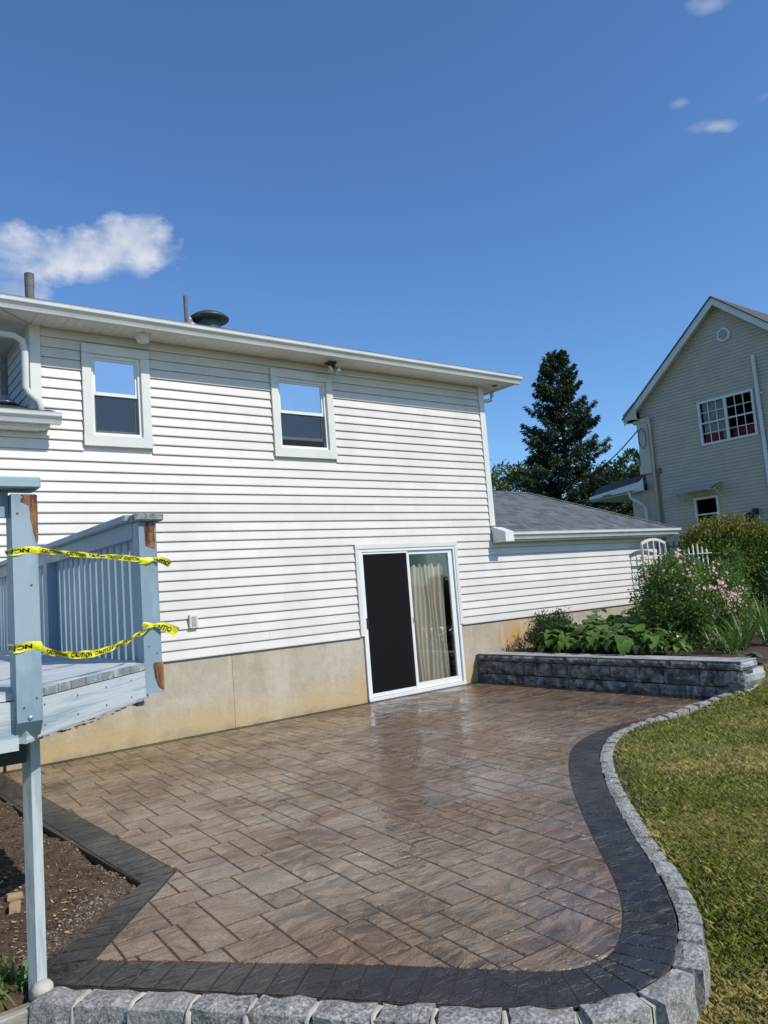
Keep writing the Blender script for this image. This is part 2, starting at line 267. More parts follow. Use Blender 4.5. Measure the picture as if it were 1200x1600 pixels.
# ------------------------------------------------------------------ mesh helpers
class MB:
    def __init__(s): s.v = []; s.f = []
    def add(s, vs, fs):
        k = len(s.v); s.v += [tuple(x) for x in vs]; s.f += [tuple(i + k for i in f) for f in fs]; return s
    def box(s, x0, x1, y0, y1, z0, z1, M4=None, bev=0):
        if bev:
            b = min(bev, (x1 - x0) / 3, (y1 - y0) / 3, (z1 - z0) / 3)
            vs = []; 
            for sx in (0, 1):
                for sy in (0, 1):
                    for sz in (0, 1):
                        X, Y, Z = (x1 if sx else x0), (y1 if sy else y0), (z1 if sz else z0)
                        ix, iy, iz = (-b if sx else b), (-b if sy else b), (-b if sz else b)
                        vs += [(X, Y + iy, Z + iz), (X + ix, Y, Z + iz), (X + ix, Y + iy, Z)]
            I = lambda a, b_, c, k: ((a * 2 + b_) * 2 + c) * 3 + k
            fs = [(I(0, 0, 0, 0), I(0, 0, 1, 0), I(0, 1, 1, 0), I(0, 1, 0, 0)), (I(1, 0, 0, 0), I(1, 1, 0, 0), I(1, 1, 1, 0), I(1, 0, 1, 0)),
                  (I(0, 0, 0, 1), I(1, 0, 0, 1), I(1, 0, 1, 1), I(0, 0, 1, 1)), (I(0, 1, 0, 1), I(0, 1, 1, 1), I(1, 1, 1, 1), I(1, 1, 0, 1)),
                  (I(0, 0, 0, 2), I(0, 1, 0, 2), I(1, 1, 0, 2), I(1, 0, 0, 2)), (I(0, 0, 1, 2), I(1, 0, 1, 2), I(1, 1, 1, 2), I(0, 1, 1, 2))]
            for a in (0, 1):
                for c in (0, 1):
                    fs += [(I(a, c, 0, 0), I(a, c, 1, 0), I(a, c, 1, 1), I(a, c, 0, 1)), (I(a, 0, c, 0), I(a, 0, c, 2), I(a, 1, c, 2), I(a, 1, c, 0)), (I(0, a, c, 1), I(0, a, c, 2), I(1, a, c, 2), I(1, a, c, 1))]
                    for d_ in (0, 1): fs.append((I(a, c, d_, 0), I(a, c, d_, 1), I(a, c, d_, 2)))
        else:
            vs = [(x, y, z) for x in (x0, x1) for y in (y0, y1) for z in (z0, z1)]
            fs = [(0, 1, 3, 2), (4, 6, 7, 5), (0, 4, 5, 1), (2, 3, 7, 6), (0, 2, 6, 4), (1, 5, 7, 3)]
        if M4 is not None: vs = [M4 @ Vector(p) for p in vs]
        return s.add(vs, fs)
    def tube(s, pts, r, n=8, cap=True):
        pts = [Vector(p) for p in pts]; rs = r if isinstance(r, (list, tuple)) else [r] * len(pts); rings = []
        up = Vector((0, 0, 1))
        for i, p in enumerate(pts):
            d_ = (pts[min(i + 1, len(pts) - 1)] - pts[max(i - 1, 0)]).normalized()
            a = d_.cross(up if abs(d_.z) < .95 else Vector((1, 0, 0))).normalized(); b = a.cross(d_)
            rings.append([p + (a * math.cos(k / n * math.tau) + b * math.sin(k / n * math.tau)) * rs[i] for k in range(n)])
        vs = [q for rg in rings for q in rg]; fs = []
        for i in range(len(pts) - 1):
            for k in range(n): fs.append((i * n + k, i * n + (k + 1) % n, (i + 1) * n + (k + 1) % n, (i + 1) * n + k))
        if cap: fs += [tuple(range(n - 1, -1, -1)), tuple((len(pts) - 1) * n + k for k in range(n))]
        return s.add(vs, fs)
    def lathe(s, prof, c, n=20, M4=None):
        vs = []; fs = []
        for r, z in prof:
            for k in range(n): vs.append(Vector((r * math.cos(k / n * math.tau), r * math.sin(k / n * math.tau), z)))
        for i in range(len(prof) - 1):
            for k in range(n): fs.append((i * n + k, i * n + (k + 1) % n, (i + 1) * n + (k + 1) % n, (i + 1) * n + k))
        fs += [tuple(range(n - 1, -1, -1)), tuple((len(prof) - 1) * n + k for k in range(n))]
        vs = [(M4 @ v if M4 else v) + Vector(c) for v in vs]
        return s.add(vs, fs)
    def extrude(s, prof, axis, a, b):       # prof: (p,q) in the two other axes
        n = len(prof); vs = []
        for t_ in (a, b):
            for p, q in prof: vs.append((t_, p, q) if axis == 'x' else (p, t_, q) if axis == 'y' else (p, q, t_))
        fs = [(i, (i + 1) % n, n + (i + 1) % n, n + i) for i in range(n)] + [tuple(range(n)), tuple(range(2 * n - 1, n - 1, -1))]
        return s.add(vs, fs)
    def mesh(s, name, smooth=False):
        me = bpy.data.meshes.new(name); me.from_pydata(s.v, [], s.f); me.validate(); bm = bmesh.new(); bm.from_mesh(me)
        if len(s.f) < 4000: bmesh.ops.recalc_face_normals(bm, faces=bm.faces)
        bm.to_mesh(me); bm.free()
        if smooth: me.polygons.foreach_set('use_smooth', [True] * len(me.polygons))
        return me
    def build(s, name, mat, parent=None, smooth=False, **k): return place(name, s.mesh(name, smooth), mat, parent, **k)
def place(name, me, mat, parent=None, loc=None, rot=None, **k):
    if mat is not None and not me.materials: me.materials.append(M[mat] if isinstance(mat, str) else mat)
    o = bpy.data.objects.new(name, me); C.objects.link(o)
    if loc is not None: o.location = loc
    if rot is not None: o.rotation_euler = rot
    if parent is not None:
        o.parent = parent; o.matrix_parent_inverse = Matrix.Identity(4)
    for a, b in k.items(): o[a] = b
    return o
def thing(name, label, cat, group=None, loc=(0, 0, 0)):
    o = bpy.data.objects.new(name, None); C.objects.link(o); o.location = loc; o['label'] = label; o['category'] = cat
    if group: o['group'] = group
    return o
def npmesh(name, V, F, smooth=False):
    """V (n,3) F (m,k) numpy"""
    me = bpy.data.meshes.new(name); V = np.asarray(V, np.float32); F = np.asarray(F, np.int32); k = F.shape[1]
    me.vertices.add(len(V)); me.vertices.foreach_set('co', V.ravel()); me.loops.add(F.size); me.loops.foreach_set('vertex_index', F.ravel())
    me.polygons.add(len(F)); me.polygons.foreach_set('loop_start', np.arange(0, F.size, k, dtype=np.int32)); me.polygons.foreach_set('loop_total', np.full(len(F), k, np.int32))
    if smooth: me.polygons.foreach_set('use_smooth', np.ones(len(F), bool))
    me.update(calc_edges=True); return me
def quads_at(P, N, size, aspect=1.6, droop=0):
    """leaf quads (kite shaped) at points P with growing direction N"""
    n = len(P); A = N / np.maximum(np.linalg.norm(N, axis=1, keepdims=True), 1e-6)
    B = np.cross(A, rng.normal(size=(n, 3))); B /= np.maximum(np.linalg.norm(B, axis=1, keepdims=True), 1e-6)
    s_ = (size * rng.uniform(.6, 1.3, n))[:, None]; w = s_ / aspect
    p0 = P; p1 = P + A * s_ * .5 + B * w * .5; p2 = P + A * s_; p3 = P + A * s_ * .5 - B * w * .5
    V = np.stack([p0, p1, p2, p3], 1).reshape(-1, 3); F = np.arange(n * 4).reshape(n, 4); return V, F
def stuff_mesh(name, VF, mat, parent=None, **k):
    Vs = []; Fs = []; o = 0
    if len({F.shape[1] for V, F in VF}) > 1: VF = [(V, F if F.shape[1] == 3 else np.concatenate([F[:, [0, 1, 2]], F[:, [0, 2, 3]]])) for V, F in VF]
    for V, F in VF: Vs.append(V); Fs.append(F + o); o += len(V)
    return place(name, npmesh(name, np.concatenate(Vs), np.concatenate(Fs)), mat, parent, **k)

# ------------------------------------------------------------------ the ground
def gz(x, y):
    """height of the natural ground"""
    sm = lambda a, b, t_: (lambda q: q * q * (3 - 2 * q))(max(0, min(1, (t_ - a) / (b - a))))
    z = -.17 + .145 * sm(2.4, 3.6, x + .35 * (y - 1.8)) 
    z += sm(3.3, 4.4, y) * (.11 * sm(6.9, 8.0, x) + .12 * sm(8.0, 8.9, x)) + .16 * sm(9.0, 11.5, x)
    z += .9 * sm(11, 22, x)
    z += .022 * noise.noise(Vector((x * .9, y * .9, 3))) + .008 * noise.noise(Vector((x * 4, y * 4, 7)))
    return z
KL = [(.70, 3.62), (.78, 3.51), (1.103, 3.122), (1.361, 2.809), (1.60, 2.507), (1.826, 2.227), (2.045, 1.985), (2.22, 1.85), (2.40, 1.80), (2.60, 1.825), (2.784, 1.914), (2.985, 2.044), (3.305, 2.329), (3.848, 2.893),
      (4.576, 3.592), (5.283, 4.17), (5.90, 4.51), (6.45, 4.655), (6.96, 4.625), (7.42, 4.56), (7.88, 4.49), (8.05, 4.46)]
def kz(x): q = max(0, min(1, (x - 6.7) / 1.3)); return .098 * q * q * (3 - 2 * q)
def catmull(P, step):
    P = [Vector((*p, 0)) if len(p) == 2 else Vector(p) for p in P]; out = []
    for i in range(len(P) - 1):
        p0, p1, p2, p3 = P[max(i - 1, 0)], P[i], P[i + 1], P[min(i + 2, len(P) - 1)]
        n = max(2, int((p2 - p1).length / step))
        for k in range(n):
            t_ = k / n; out.append(.5 * ((2 * p1) + (p2 - p0) * t_ + (2 * p0 - 5 * p1 + 4 * p2 - p3) * t_ * t_ + (3 * p1 - p0 - 3 * p2 + p3) * t_ ** 3))
    out.append(P[-1]); return out
kcurve = catmull(KL[1:], .05)
def resample(pts, d):
    out = [pts[0].copy()]; acc = 0
    for a, b in zip(pts[:-1], pts[1:]):
        L = (b - a).length
        while acc + L >= d:
            t_ = (d - acc) / L; a = a + (b - a) * t_; L = (b - a).length; out.append(a.copy()); acc = 0
        acc += L
    return out
from bisect import bisect
kx = np.array([p.x for p in kcurve]); ky = np.array([p.y for p in kcurve])
def kerb_side(x, y):
    """signed distance to the kerb line, positive on the lawn side"""
    d2 = (kx - x) ** 2 + (ky - y) ** 2; i = int(d2.argmin()); i = min(max(i, 1), len(kx) - 2)
    tx, ty = kx[i + 1] - kx[i - 1], ky[i + 1] - ky[i - 1]; s_ = tx * (y - ky[i]) - ty * (x - kx[i])
    return math.sqrt(d2.min()) * (-1 if s_ > 0 else 1)
# terrain sheet: fine near, coarse far
xs = sorted(set([round(a, 3) for a in np.arange(-6, 14, .16)] + [-400, -150, -60, -30, -15, -10, 15, 16.5, 18, 20, 22, 25, 30, 36, 45, 60, 100, 200, 500]))
ys = sorted(set([round(a, 3) for a in np.arange(-4, 10, .16)] + [-400, -150, -60, -30, -15, -8, 11, 13, 15, 18, 22, 28, 35, 50, 80, 150, 300, 600]))
V = []; 
for y in ys:
    for x in xs:
        z = gz(x, y)
        if x < 8.1 and y > 1 and kerb_side(x, y) < .06: z = min(z, -.14)
        if x > 8.15 and y > 4.6 and x < 13 and y < 9: z = .20
        if x < 8.15 and y > 4.62: z = -.2
        V.append((x, y, z))
nx_ = len(xs); F = [(j * nx_ + i, j * nx_ + i + 1, (j + 1) * nx_ + i + 1, (j + 1) * nx_ + i) for j in range(len(ys) - 1) for i in range(nx_ - 1)]
place('lawn_ground', npmesh('lawn_ground', V, F, True), 'turf', None, kind='structure')
# bare soil beside and under the deck
V = []; xs2 = np.arange(-3, 1.60, .045); ys2 = np.arange(2.6, 8.46, .045)
NOTCH = [(1.27, 8.45), (1.33, 6.2), (1.45, 4.33), (.80, 3.70)]
def in_notch(x, y):           # distance left of the patio edge
    if y > 4.33: xe = 1.27 + (8.45 - y) / (8.45 - 4.33) * .18; return xe - x
    return ((y - 3.70) - (x - .80) * .969) * .72 if x > .2 else 1
for y in ys2:
    for x in xs2:
        z = -.024 + .030 * noise.noise(Vector((x * 2.1, y * 2.1, 0))) + .016 * noise.noise(Vector((x * 9, y * 9, 1))) + .008 * noise.noise(Vector((x * 22, y * 22, 4)))
        e = in_notch(x, y)
        if e < .03: z -= (.03 - e) * .4
        if y < 3.6 : z -= min(.16, (3.6 - y) * .5)
        V.append((x, y, z))
n2 = len(xs2); F = [(j * n2 + i, j * n2 + i + 1, (j + 1) * n2 + i + 1, (j + 1) * n2 + i) for j in range(len(ys2) - 1) for i in range(n2 - 1) if in_notch(xs2[i], ys2[j]) > -.12]
place('bare_soil', npmesh('bare_soil', V, F, True), 'soil', None, kind='structure')
# ------------------------------------------------------------------ patio
PIN = [(1.50, 8.33), (1.55, 7.0), (1.665, 4.36), (.985, 3.59), (1.147, 3.40), (1.50, 3.005), (1.80, 2.67), (2.00, 2.43), (2.212, 2.165), (2.32, 2.075), (2.44, 2.035), (2.56, 2.05), (2.722, 2.13), (2.90, 2.255), (3.15, 2.48),
       (3.68, 3.04), (4.42, 3.77), (5.16, 4.375), (5.75, 4.655), (6.30, 4.72), (6.96, 4.64), (7.5, 4.555), (8.02, 4.475), (8.03, 8.33)]
SPL = [Vector((*p, 0)) for p in PIN[:4]] + catmull(PIN[3:-2], .08)[1:] + [Vector((*p, 0)) for p in PIN[-2:]]
inner = [(p.x, p.y) for p in SPL]
def despike(P):
    """drop vertices where a clipped outline runs out and doubles back on itself"""
    P = list(P); ch = True
    while ch and len(P) > 3:
        ch = False
        for i in range(len(P)):
            a, b, c = P[i - 1], P[i], P[(i + 1) % len(P)]; u = (a[0] - b[0], a[1] - b[1]); v = (c[0] - b[0], c[1] - b[1]); lu, lv = math.hypot(*u), math.hypot(*v)
            if lu < 1e-5 or lv < 1e-5 or (abs(u[0] * v[1] - u[1] * v[0]) < .04 * lu * lv and u[0] * v[0] + u[1] * v[1] > 0): P.pop(i); ch = True; break
    return P
def clip(poly, rect):
    x0, y0, x1, y1 = rect
    for ax, lim, sg in ((0, x0, 1), (0, x1, -1), (1, y0, 1), (1, y1, -1)):
        out = []; n = len(poly)
        for i in range(n):
            a, b = poly[i], poly[(i + 1) % n]; ia = (a[ax] - lim) * sg >= 0; ib = (b[ax] - lim) * sg >= 0
            if ia: out.append(a)
            if ia != ib:
                t_ = (lim - a[ax]) / (b[ax] - a[ax]); out.append((a[0] + (b[0] - a[0]) * t_, a[1] + (b[1] - a[1]) * t_))
        poly = out
        if not poly: return []
    q = []
    poly = despike(poly)
    for p in poly:
        if not q or abs(p[0] - q[-1][0]) + abs(p[1] - q[-1][1]) > 1e-4: q.append(p)
    if len(q) > 2 and abs(q[0][0] - q[-1][0]) + abs(q[0][1] - q[-1][1]) < 1e-4: q.pop()
    return q
def area(p): return .5 * sum(p[i][0] * p[(i + 1) % len(p)][1] - p[(i + 1) % len(p)][0] * p[i][1] for i in range(len(p)))
def slab(name, poly, mat, parent, top=0.0, inset=.004, bev=.006, th=.04):
    if area(poly) < 0: poly = poly[::-1]
    n = len(poly); P = [Vector((*p, 0)) for p in poly]; ins = []
    for i in range(n):
        a, b, c = P[i - 1], P[i], P[(i + 1) % n]; e1 = (b - a); e2 = (c - b)
        if e1.length < 1e-6 or e2.length < 1e-6: ins.append(Vector((0, 0, 0))); continue
        n1 = Vector((-e1.y, e1.x, 0)).normalized(); n2_ = Vector((-e2.y, e2.x, 0)).normalized(); k = (n1 + n2_)
        if k.length < .2: ins.append(n1); continue
        k.normalize(); ins.append(k / max(.5, k.dot(n1)))
    o = [P[i] + ins[i] * inset for i in range(n)]; tt = [P[i] + ins[i] * (inset + bev) for i in range(n)]
    # keep the slab's origin in its middle so its bounds and random value are its own
    cx = sum(p.x for p in P) / n; cy = sum(p.y for p in P) / n
    vs = [(p.x - cx, p.y - cy, -th) for p in o] + [(p.x - cx, p.y - cy, -bev * .55) for p in o] + [(p.x - cx, p.y - cy, 0) for p in tt]
    fs = [(i, (i + 1) % n, n + (i + 1) % n, n + i) for i in range(n)] + [(n + i, n + (i + 1) % n, 2 * n + (i + 1) % n, 2 * n + i) for i in range(n)] + [tuple(range(2 * n, 3 * n))]
    me = bpy.data.meshes.new(name); me.from_pydata(vs, [], fs); me.update()
    return place(name, me, mat, parent, loc=(cx, cy, top))
outer_left = [(1.27, 8.45), (1.33, 6.2), (1.45, 4.33), (.80, 3.70), (.74, 3.60)]
base = [(p[0], p[1]) for p in outer_left] + [(p.x, p.y) for p in kcurve] + [(8.10, 8.45)]
patio = slab('patio', base, 'joint', None, top=-.0032, inset=0, bev=.003, th=.16); patio['kind'] = 'structure'
patio.location.z = -.0032
pc = patio.location.copy()
def ptile(name, poly, mat, **k):
    o = slab(name, poly, mat, patio, **k); o.location -= Vector((pc.x, pc.y, pc.z)); return o
# random ashlar on a .15 m grid
GA = R(3.2)
def rotp(p, a): return (p[0] * math.cos(a) - p[1] * math.sin(a), p[0] * math.sin(a) + p[1] * math.cos(a))
inner_r = [rotp(p, GA) for p in inner]
rt = random.Random(11); tl = []; TA, TB, TC, TD = .27, .385, .18, .195
for m_ in range(-60, 61):
    for n_ in range(-60, 61):
        ox = .35 + m_ * TA - n_ * TC; oy = 1.8 + m_ * TD + n_ * TB
        if not (-1.5 < ox < 9.5 and 0 < oy < 10.5): continue
        q = rt.random(); L = [(ox, oy, ox + TA, oy + TB)]
        if q < .34: k_ = rt.choice((.5, .5, .36, .64)) * TB; L = [(ox, oy, ox + TA, oy + k_), (ox, oy + k_, ox + TA, oy + TB)]
        elif q < .52: k_ = rt.choice((.4, .6, .5)) * TA; L = [(ox, oy, ox + k_, oy + TB), (ox + k_, oy, ox + TA, oy + TB)]
        elif q < .66: k_ = rt.choice((.4, .6)) * TA; h_ = rt.choice((.45, .6)) * TB; L = [(ox, oy, ox + TA, oy + h_), (ox, oy + h_, ox + k_, oy + TB), (ox + k_, oy + h_, ox + TA, oy + TB)]
        L.append((ox + TA, oy + TD - TD, ox + TA + TC, oy + TD) if False else (ox - TC, oy + TB - TD, ox, oy + TB))
        for r_ in L:
            p = clip(inner_r, r_); p = [rotp(q_, -GA) for q_ in p]
            if len(p) >= 3 and abs(area(p)) > .0005: tl.append(p)
tl.sort(key=lambda p: math.hypot(sum(q[0] for q in p) / len(p), sum(q[1] for q in p) / len(p)) - .3 * abs(area(p)))
far = MB()
for k_, p in enumerate(tl):
    if k_ < 300: ptile('stone_tile', p, 'brown_slate', inset=.0040, bev=.0040, top=rt.uniform(-.0008, .0008))
    else:      # the far tiles, past the three hundred nearest, stay one mesh
        o_ = ptile('stone_tile', p, 'brown_slate', inset=.0040, bev=.0040, top=rt.uniform(-.0008, .0008)); me = o_.data; l_ = o_.location
        far.add([tuple(v.co + l_) for v in me.vertices], [tuple(f.vertices) for f in me.polygons]); bpy.data.objects.remove(o_)
print('TILES', len(tl))
if far.v:
    fo = npmesh if False else None; me = bpy.data.meshes.new('stone_tiles_far'); me.from_pydata(far.v, [], far.f); me.update(); place('stone_tile_field', me, 'brown_slate', patio, kind='stuff')
# charcoal border stones between the inner outline and the kerb / soil edge
def band(A, B, w=.115, first=0):
    """A, B two polylines of equal count"""
    for i in range(len(A) - 1):
        q = [tuple(A[i]), tuple(A[i + 1]), tuple(B[i + 1]), tuple(B[i])]
        if abs(area(q)) > .0006: ptile('border_tile', q, 'charcoal_slate', inset=.0022, bev=.003, top=.0005)
def nearest(p, pts):
    return min(pts, key=lambda q: (q.x - p.x) ** 2 + (q.y - p.y) ** 2)
ks = resample(kcurve, .118); inn = catmull(PIN[3:-2], .01)
A = []; B = []
for p in ks:
    q = nearest(p, inn)
    if (q - p).length < .05 or p.x > 6.7: break
    A.append((p.x, p.y)); B.append((q.x, q.y))
B[0] = (.985, 3.59)
for i in range(1, len(B)):   # avoid degenerate fans
    if abs(B[i][0] - B[i - 1][0]) + abs(B[i][1] - B[i - 1][1]) < .012:
        d_ = Vector((A[i][0] - A[i - 1][0], A[i][1] - A[i - 1][1])); B[i] = (B[i - 1][0] + d_.x * .3, B[i - 1][1] + d_.y * .3)
band(A, B)
def lerp(a, b, n): return [(a[0] + (b[0] - a[0]) * k / n, a[1] + (b[1] - a[1]) * k / n) for k in range(n + 1)]
band(lerp((.80, 3.70), (1.45, 4.33), 8), lerp((.985, 3.60), (1.665, 4.365), 8))
band(lerp((1.45, 4.335), (1.27, 8.44), 34), lerp((1.665, 4.37), (1.49, 8.345), 34))
band([(.74, 3.60), (.80, 3.695)], [(.80, 3.515), (.985, 3.592)])
band(lerp((1.50, 8.462), (8.03, 8.462), 30), lerp((1.50, 8.335), (8.03, 8.335), 30))
# granite block kerb
kerb = thing('granite_kerb', 'curved row of rough grey granite blocks edging the patio along the lawn', 'kerb')
def rough_block(L, w, h, seed, amp=.012, nx=4, ny=2, nz=2):
    r_ = random.Random(seed); mb = bmesh.new(); bmesh.ops.create_cube(mb, size=1); bmesh.ops.subdivide_edges(mb, edges=mb.edges[:], cuts=2, use_grid_fill=True)
    off = Vector((seed * 3.1, seed * 1.7, 0))
    for v in mb.verts:
        rnd_ = 1 - .10 * ((abs(v.co.x) > .4) + (abs(v.co.y) > .4) + (abs(v.co.z) > .4) - 1) if (abs(v.co.x) > .4) + (abs(v.co.y) > .4) + (abs(v.co.z) > .4) > 1 else 1
        p = Vector((v.co.x * L * (1 - .03 * (rnd_ < 1)), v.co.y * w * (1 - .08 * (rnd_ < 1)), v.co.z * h * (1 - .08 * (rnd_ < 1))))
        n_ = noise.noise_vector(p * 9 + off) * amp + noise.noise_vector(p * 26 + off) * amp * .35; n_.z *= .7; v.co = p + n_
    me = bpy.data.meshes.new('granite_block'); mb.to_mesh(me); mb.free()
    me.polygons.foreach_set('use_smooth', [False] * len(me.polygons)); me.materials.append(M['granite']); return me
gvar = [rough_block(.235, .125, .24, s_, .019) for s_ in range(12)]
kk = resample([p for p in kcurve if p.x < 8.0], .03); acc = 0; i = 0; rk = random.Random(3)
while i < len(kk) - 4:
    big = kk[i].x < 2.6; L = rk.uniform(.215, .26) if big else rk.uniform(.15, .215); n = max(3, int(L / .03)); j = min(i + n, len(kk) - 1); a, b = kk[i], kk[j]
    mid = (a + b) / 2; d_ = b - a; ang = math.atan2(d_.y, d_.x); nrm = Vector((d_.y, -d_.x, 0)).normalized()
    wdt = .13 if mid.x < 2.0 else (.115 if big else .10)
    c_ = mid + nrm * (wdt / 2 + .004)
    o = place('granite_block', rk.choice(gvar), None, kerb, loc=(c_.x, c_.y, -.112 + kz(c_.x) + rk.uniform(-.006, .006)), rot=(rk.uniform(-.03, .03), rk.uniform(-.02, .02), ang + rk.uniform(-.03, .03)))
    o.scale = ((d_.length - .012) / .235, wdt / .125, 1)
    i = j
mm = MB()
outp = [p + Vector((0, 0, 0)) for p in kk]
for i in range(len(kk) - 1):
    a, b = kk[i], kk[i + 1]; d_ = b - a; nrm = Vector((d_.y, -d_.x, 0)).normalized(); w_ = .112 if a.x < 2.0 else .075
    zm = (-.018 if a.x < 2.0 else -.012) + kz(a.x); a = a + nrm * (0 if a.x < 2.0 else .016); b = b + nrm * (0 if b.x < 2.0 else .016); w_ -= .016 if a.x > 2.0 else 0
    mm.add([(a.x, a.y, zm), (b.x, b.y, zm), (b.x + nrm.x * w_, b.y + nrm.y * w_, zm - .008), (a.x + nrm.x * w_, a.y + nrm.y * w_, zm - .008), (b.x + nrm.x * w_, b.y + nrm.y * w_, -.25), (a.x + nrm.x * w_, a.y + nrm.y * w_, -.25)], [(0, 1, 2, 3), (3, 2, 4, 5)])
mm.build('mortar_bed', 'mortar', kerb)
# cream mortar smears standing proud in the front joints
i = 0; rk = random.Random(3)
while i < len(kk) - 4:
    big = kk[i].x < 2.6; L = rk.uniform(.215, .26) if big else rk.uniform(.15, .215); n = max(3, int(L / .03)); j = min(i + n, len(kk) - 1)
    [rk.choice(gvar)]; [rk.uniform(0, 1) for _ in range(4)]
    p = kk[j]; d_ = kk[j] - kk[max(j - 1, 0)]; tz = d_.normalized(); nrm = Vector((d_.y, -d_.x, 0)).normalized(); front = p.x < 2.05; w_ = .128 if big else .104; hw = .011 if front else .005
    if not front: i = j; continue
    jt = MB(); pr = [(.03, .001), (w_ * .75, .004), (w_ + .004, -.012), (w_ + .012, -.06), (w_ + .006, -.2)] if front else [(.01, -.004), (w_ * .55, -.001), (w_ * .85, -.006), (w_ - .006, -.03)]
    vs = []
    for q, (o_, z_) in enumerate(pr):
        for s_ in (-1, 1):
            c_ = p + nrm * o_ + tz * (s_ * hw * (1 + .5 * math.sin(q * 2 + i)) + .006 * math.sin(q * 1.7 + j)); vs.append((c_.x, c_.y, z_))
        c_ = p + nrm * (o_ + .006) ; vs.append((c_.x, c_.y, z_ + .006))
    fs = []
    for q in range(len(pr) - 1):
        fs += [(3 * q, 3 * q + 2, 3 * q + 5, 3 * q + 3), (3 * q + 2, 3 * q + 1, 3 * q + 4, 3 * q + 5)]
    jt.add(vs, fs); jt.build('mortar_joint', 'mortar', kerb, smooth=True); i = j
MB().lathe([(.045, -.03), (.043, .005), (.03, .022), (.01, .026)], (.755, 3.50, 0), 10).build('mortar_lump', 'mortar', kerb, smooth=True)

# ------------------------------------------------------------------ the white house
YW = 8.467; SB = .871; PITCH = .1139
H = thing('house', 'two storey white clapboard house with patio door and low grey roofed wing', 'house')
BK = 8.467 + 7.5
DOOR = (5.94, 7.83, -.05, 2.125); W1 = (2.419, 3.185, 3.32, 4.485); W2 = (4.797, 5.753, 3.303, 4.478)
def rects_minus(x0, x1, z0, z1, holes):
    X = sorted({x0, x1, *[min(max(h[0], x0), x1) for h in holes], *[min(max(h[1], x0), x1) for h in holes]}); Z = sorted({z0, z1, *[min(max(h[2], z0), z1) for h in holes], *[min(max(h[3], z0), z1) for h in holes]})
    for a, b in zip(X[:-1], X[1:]):
        for c_, d_ in zip(Z[:-1], Z[1:]):
            m_ = ((a + b) / 2, (c_ + d_) / 2)
            if not any(h[0] < m_[0] < h[1] and h[2] < m_[1] < h[3] for h in holes): yield a, b, c_, d_
wb = MB()
for a, b, c_, d_ in rects_minus(-4, 13.15, SB, 3.43, [DOOR]):
    if c_ < 2.2 or b <= 8.66: wb.box(a, b, YW + .02, YW + .12, c_, min(d_, 3.43))
wb = MB()
for a, b, c_, d_ in list(rects_minus(-4, 13.1, SB, 2.20, [DOOR])) + list(rects_minus(-4, 8.66, 2.20, 3.43, [W1, W2])) + list(rects_minus(1.90, 8.66, 3.43, 4.66, [W1, W2])): wb.box(a, b, YW + .02, YW + .12, c_, d_)
wb.box(1.90, 2.0, YW + .12, BK, 2.2, 4.66); wb.box(8.58, 8.66, YW + .12, BK, 0, 4.66); wb.box(-4, 13.1, BK - .1, BK, 0, 2.2); wb.box(1.9, 8.66, BK - .1, BK, 2.2, 4.66); wb.box(13.0, 13.1, YW + .12, 12.3, 0, 2.2); wb.box(8.66, 13.1, 12.3, 12.4, 0, 2.2)
wall = wb.build('outer_wall', 'white_trim', H)
BP = [(YW + .02, 0), (YW - .0105, 0), (YW - .012, .010), (YW - .010, .020), (YW + .008, PITCH - .004), (YW + .02, PITCH)]
bcache = {}
def board(x0, x1, k, htop=None):
    L = round(x1 - x0, 3); key = (L, htop)
    if key not in bcache:
        pr = BP if htop is None else [(y, min(z, htop)) for y, z in BP]
        bcache[key] = MB().extrude(pr, 'x', 0, L).mesh('siding_board')
    place('siding_board', bcache[key], 'vinyl', wall, loc=(x0, 0, SB + k * PITCH))
rb = random.Random(5)
for k in range(33):
    z0 = SB + k * PITCH; z1 = z0 + PITCH
    if z0 > 4.61: break
    xl = 2.0 if z0 > 3.40 else -2.2
    xr = 13.08 if z1 < 2.16 else 8.588
    segs = [(xl, xr)]
    for hx0, hx1, hz0, hz1 in (DOOR, W1, W2):
        if z1 > hz0 + .03 and z0 < hz1 - .03:
            ns = []
            for a, b in segs:
                if hx0 > a and hx1 < b: ns += [(a, hx0 - .004), (hx1 + .004, b)]
                else: ns.append((a, b))
            segs = ns
    for a, b in segs:
        # vinyl lengths lap every 3.7 m or so
        cuts = [a]; p = a + rb.uniform(1.2, 3.6)
        while p < b - .6: cuts.append(p); p += 3.66
        cuts.append(b)
        for u, v in zip(cuts[:-1], cuts[1:]): board(u, v - .0015, k, None if z1 < 4.62 else 4.625 - z0)
starter = MB().box(-2.2, 5.936, YW - .010, YW + .02, SB - .018, SB - .002).box(7.835, 13.08, YW - .010, YW + .02, SB - .018, SB - .002).build('starter_strip', 'vent_metal', H)
# left end wall of the upper storey and its dark boards
for k in range(12):
    z0 = 3.43 + k * PITCH
    pr = [(1.90, 0), (1.882, 0), (1.882, .01), (1.896, PITCH)]
    mbd = MB(); n = 4; vs = [(x, t_, z) for t_ in (YW + .1, BK) for x, z in pr]; mbd.add(vs, [(0, 1, 5, 4), (1, 2, 6, 5), (2, 3, 7, 6), (3, 0, 4, 7), (0, 3, 2, 1), (4, 5, 6, 7)])
    me = mbd.mesh('siding_board'); place('siding_board', me, 'vinyl', wall, loc=(0, 0, z0))
# foundation in two pours with a seam
fd = MB(); 
for a, b in ((1.56, 4.038), (4.042, 5.98), (7.80, 13.05)): fd.box(a, b, YW, YW + .25, -.3, SB - .003)
fd.box(-4, 1.556, YW + .06, YW + .3, -.3, SB - .003)
fd.build('foundation', 'foundation', H)
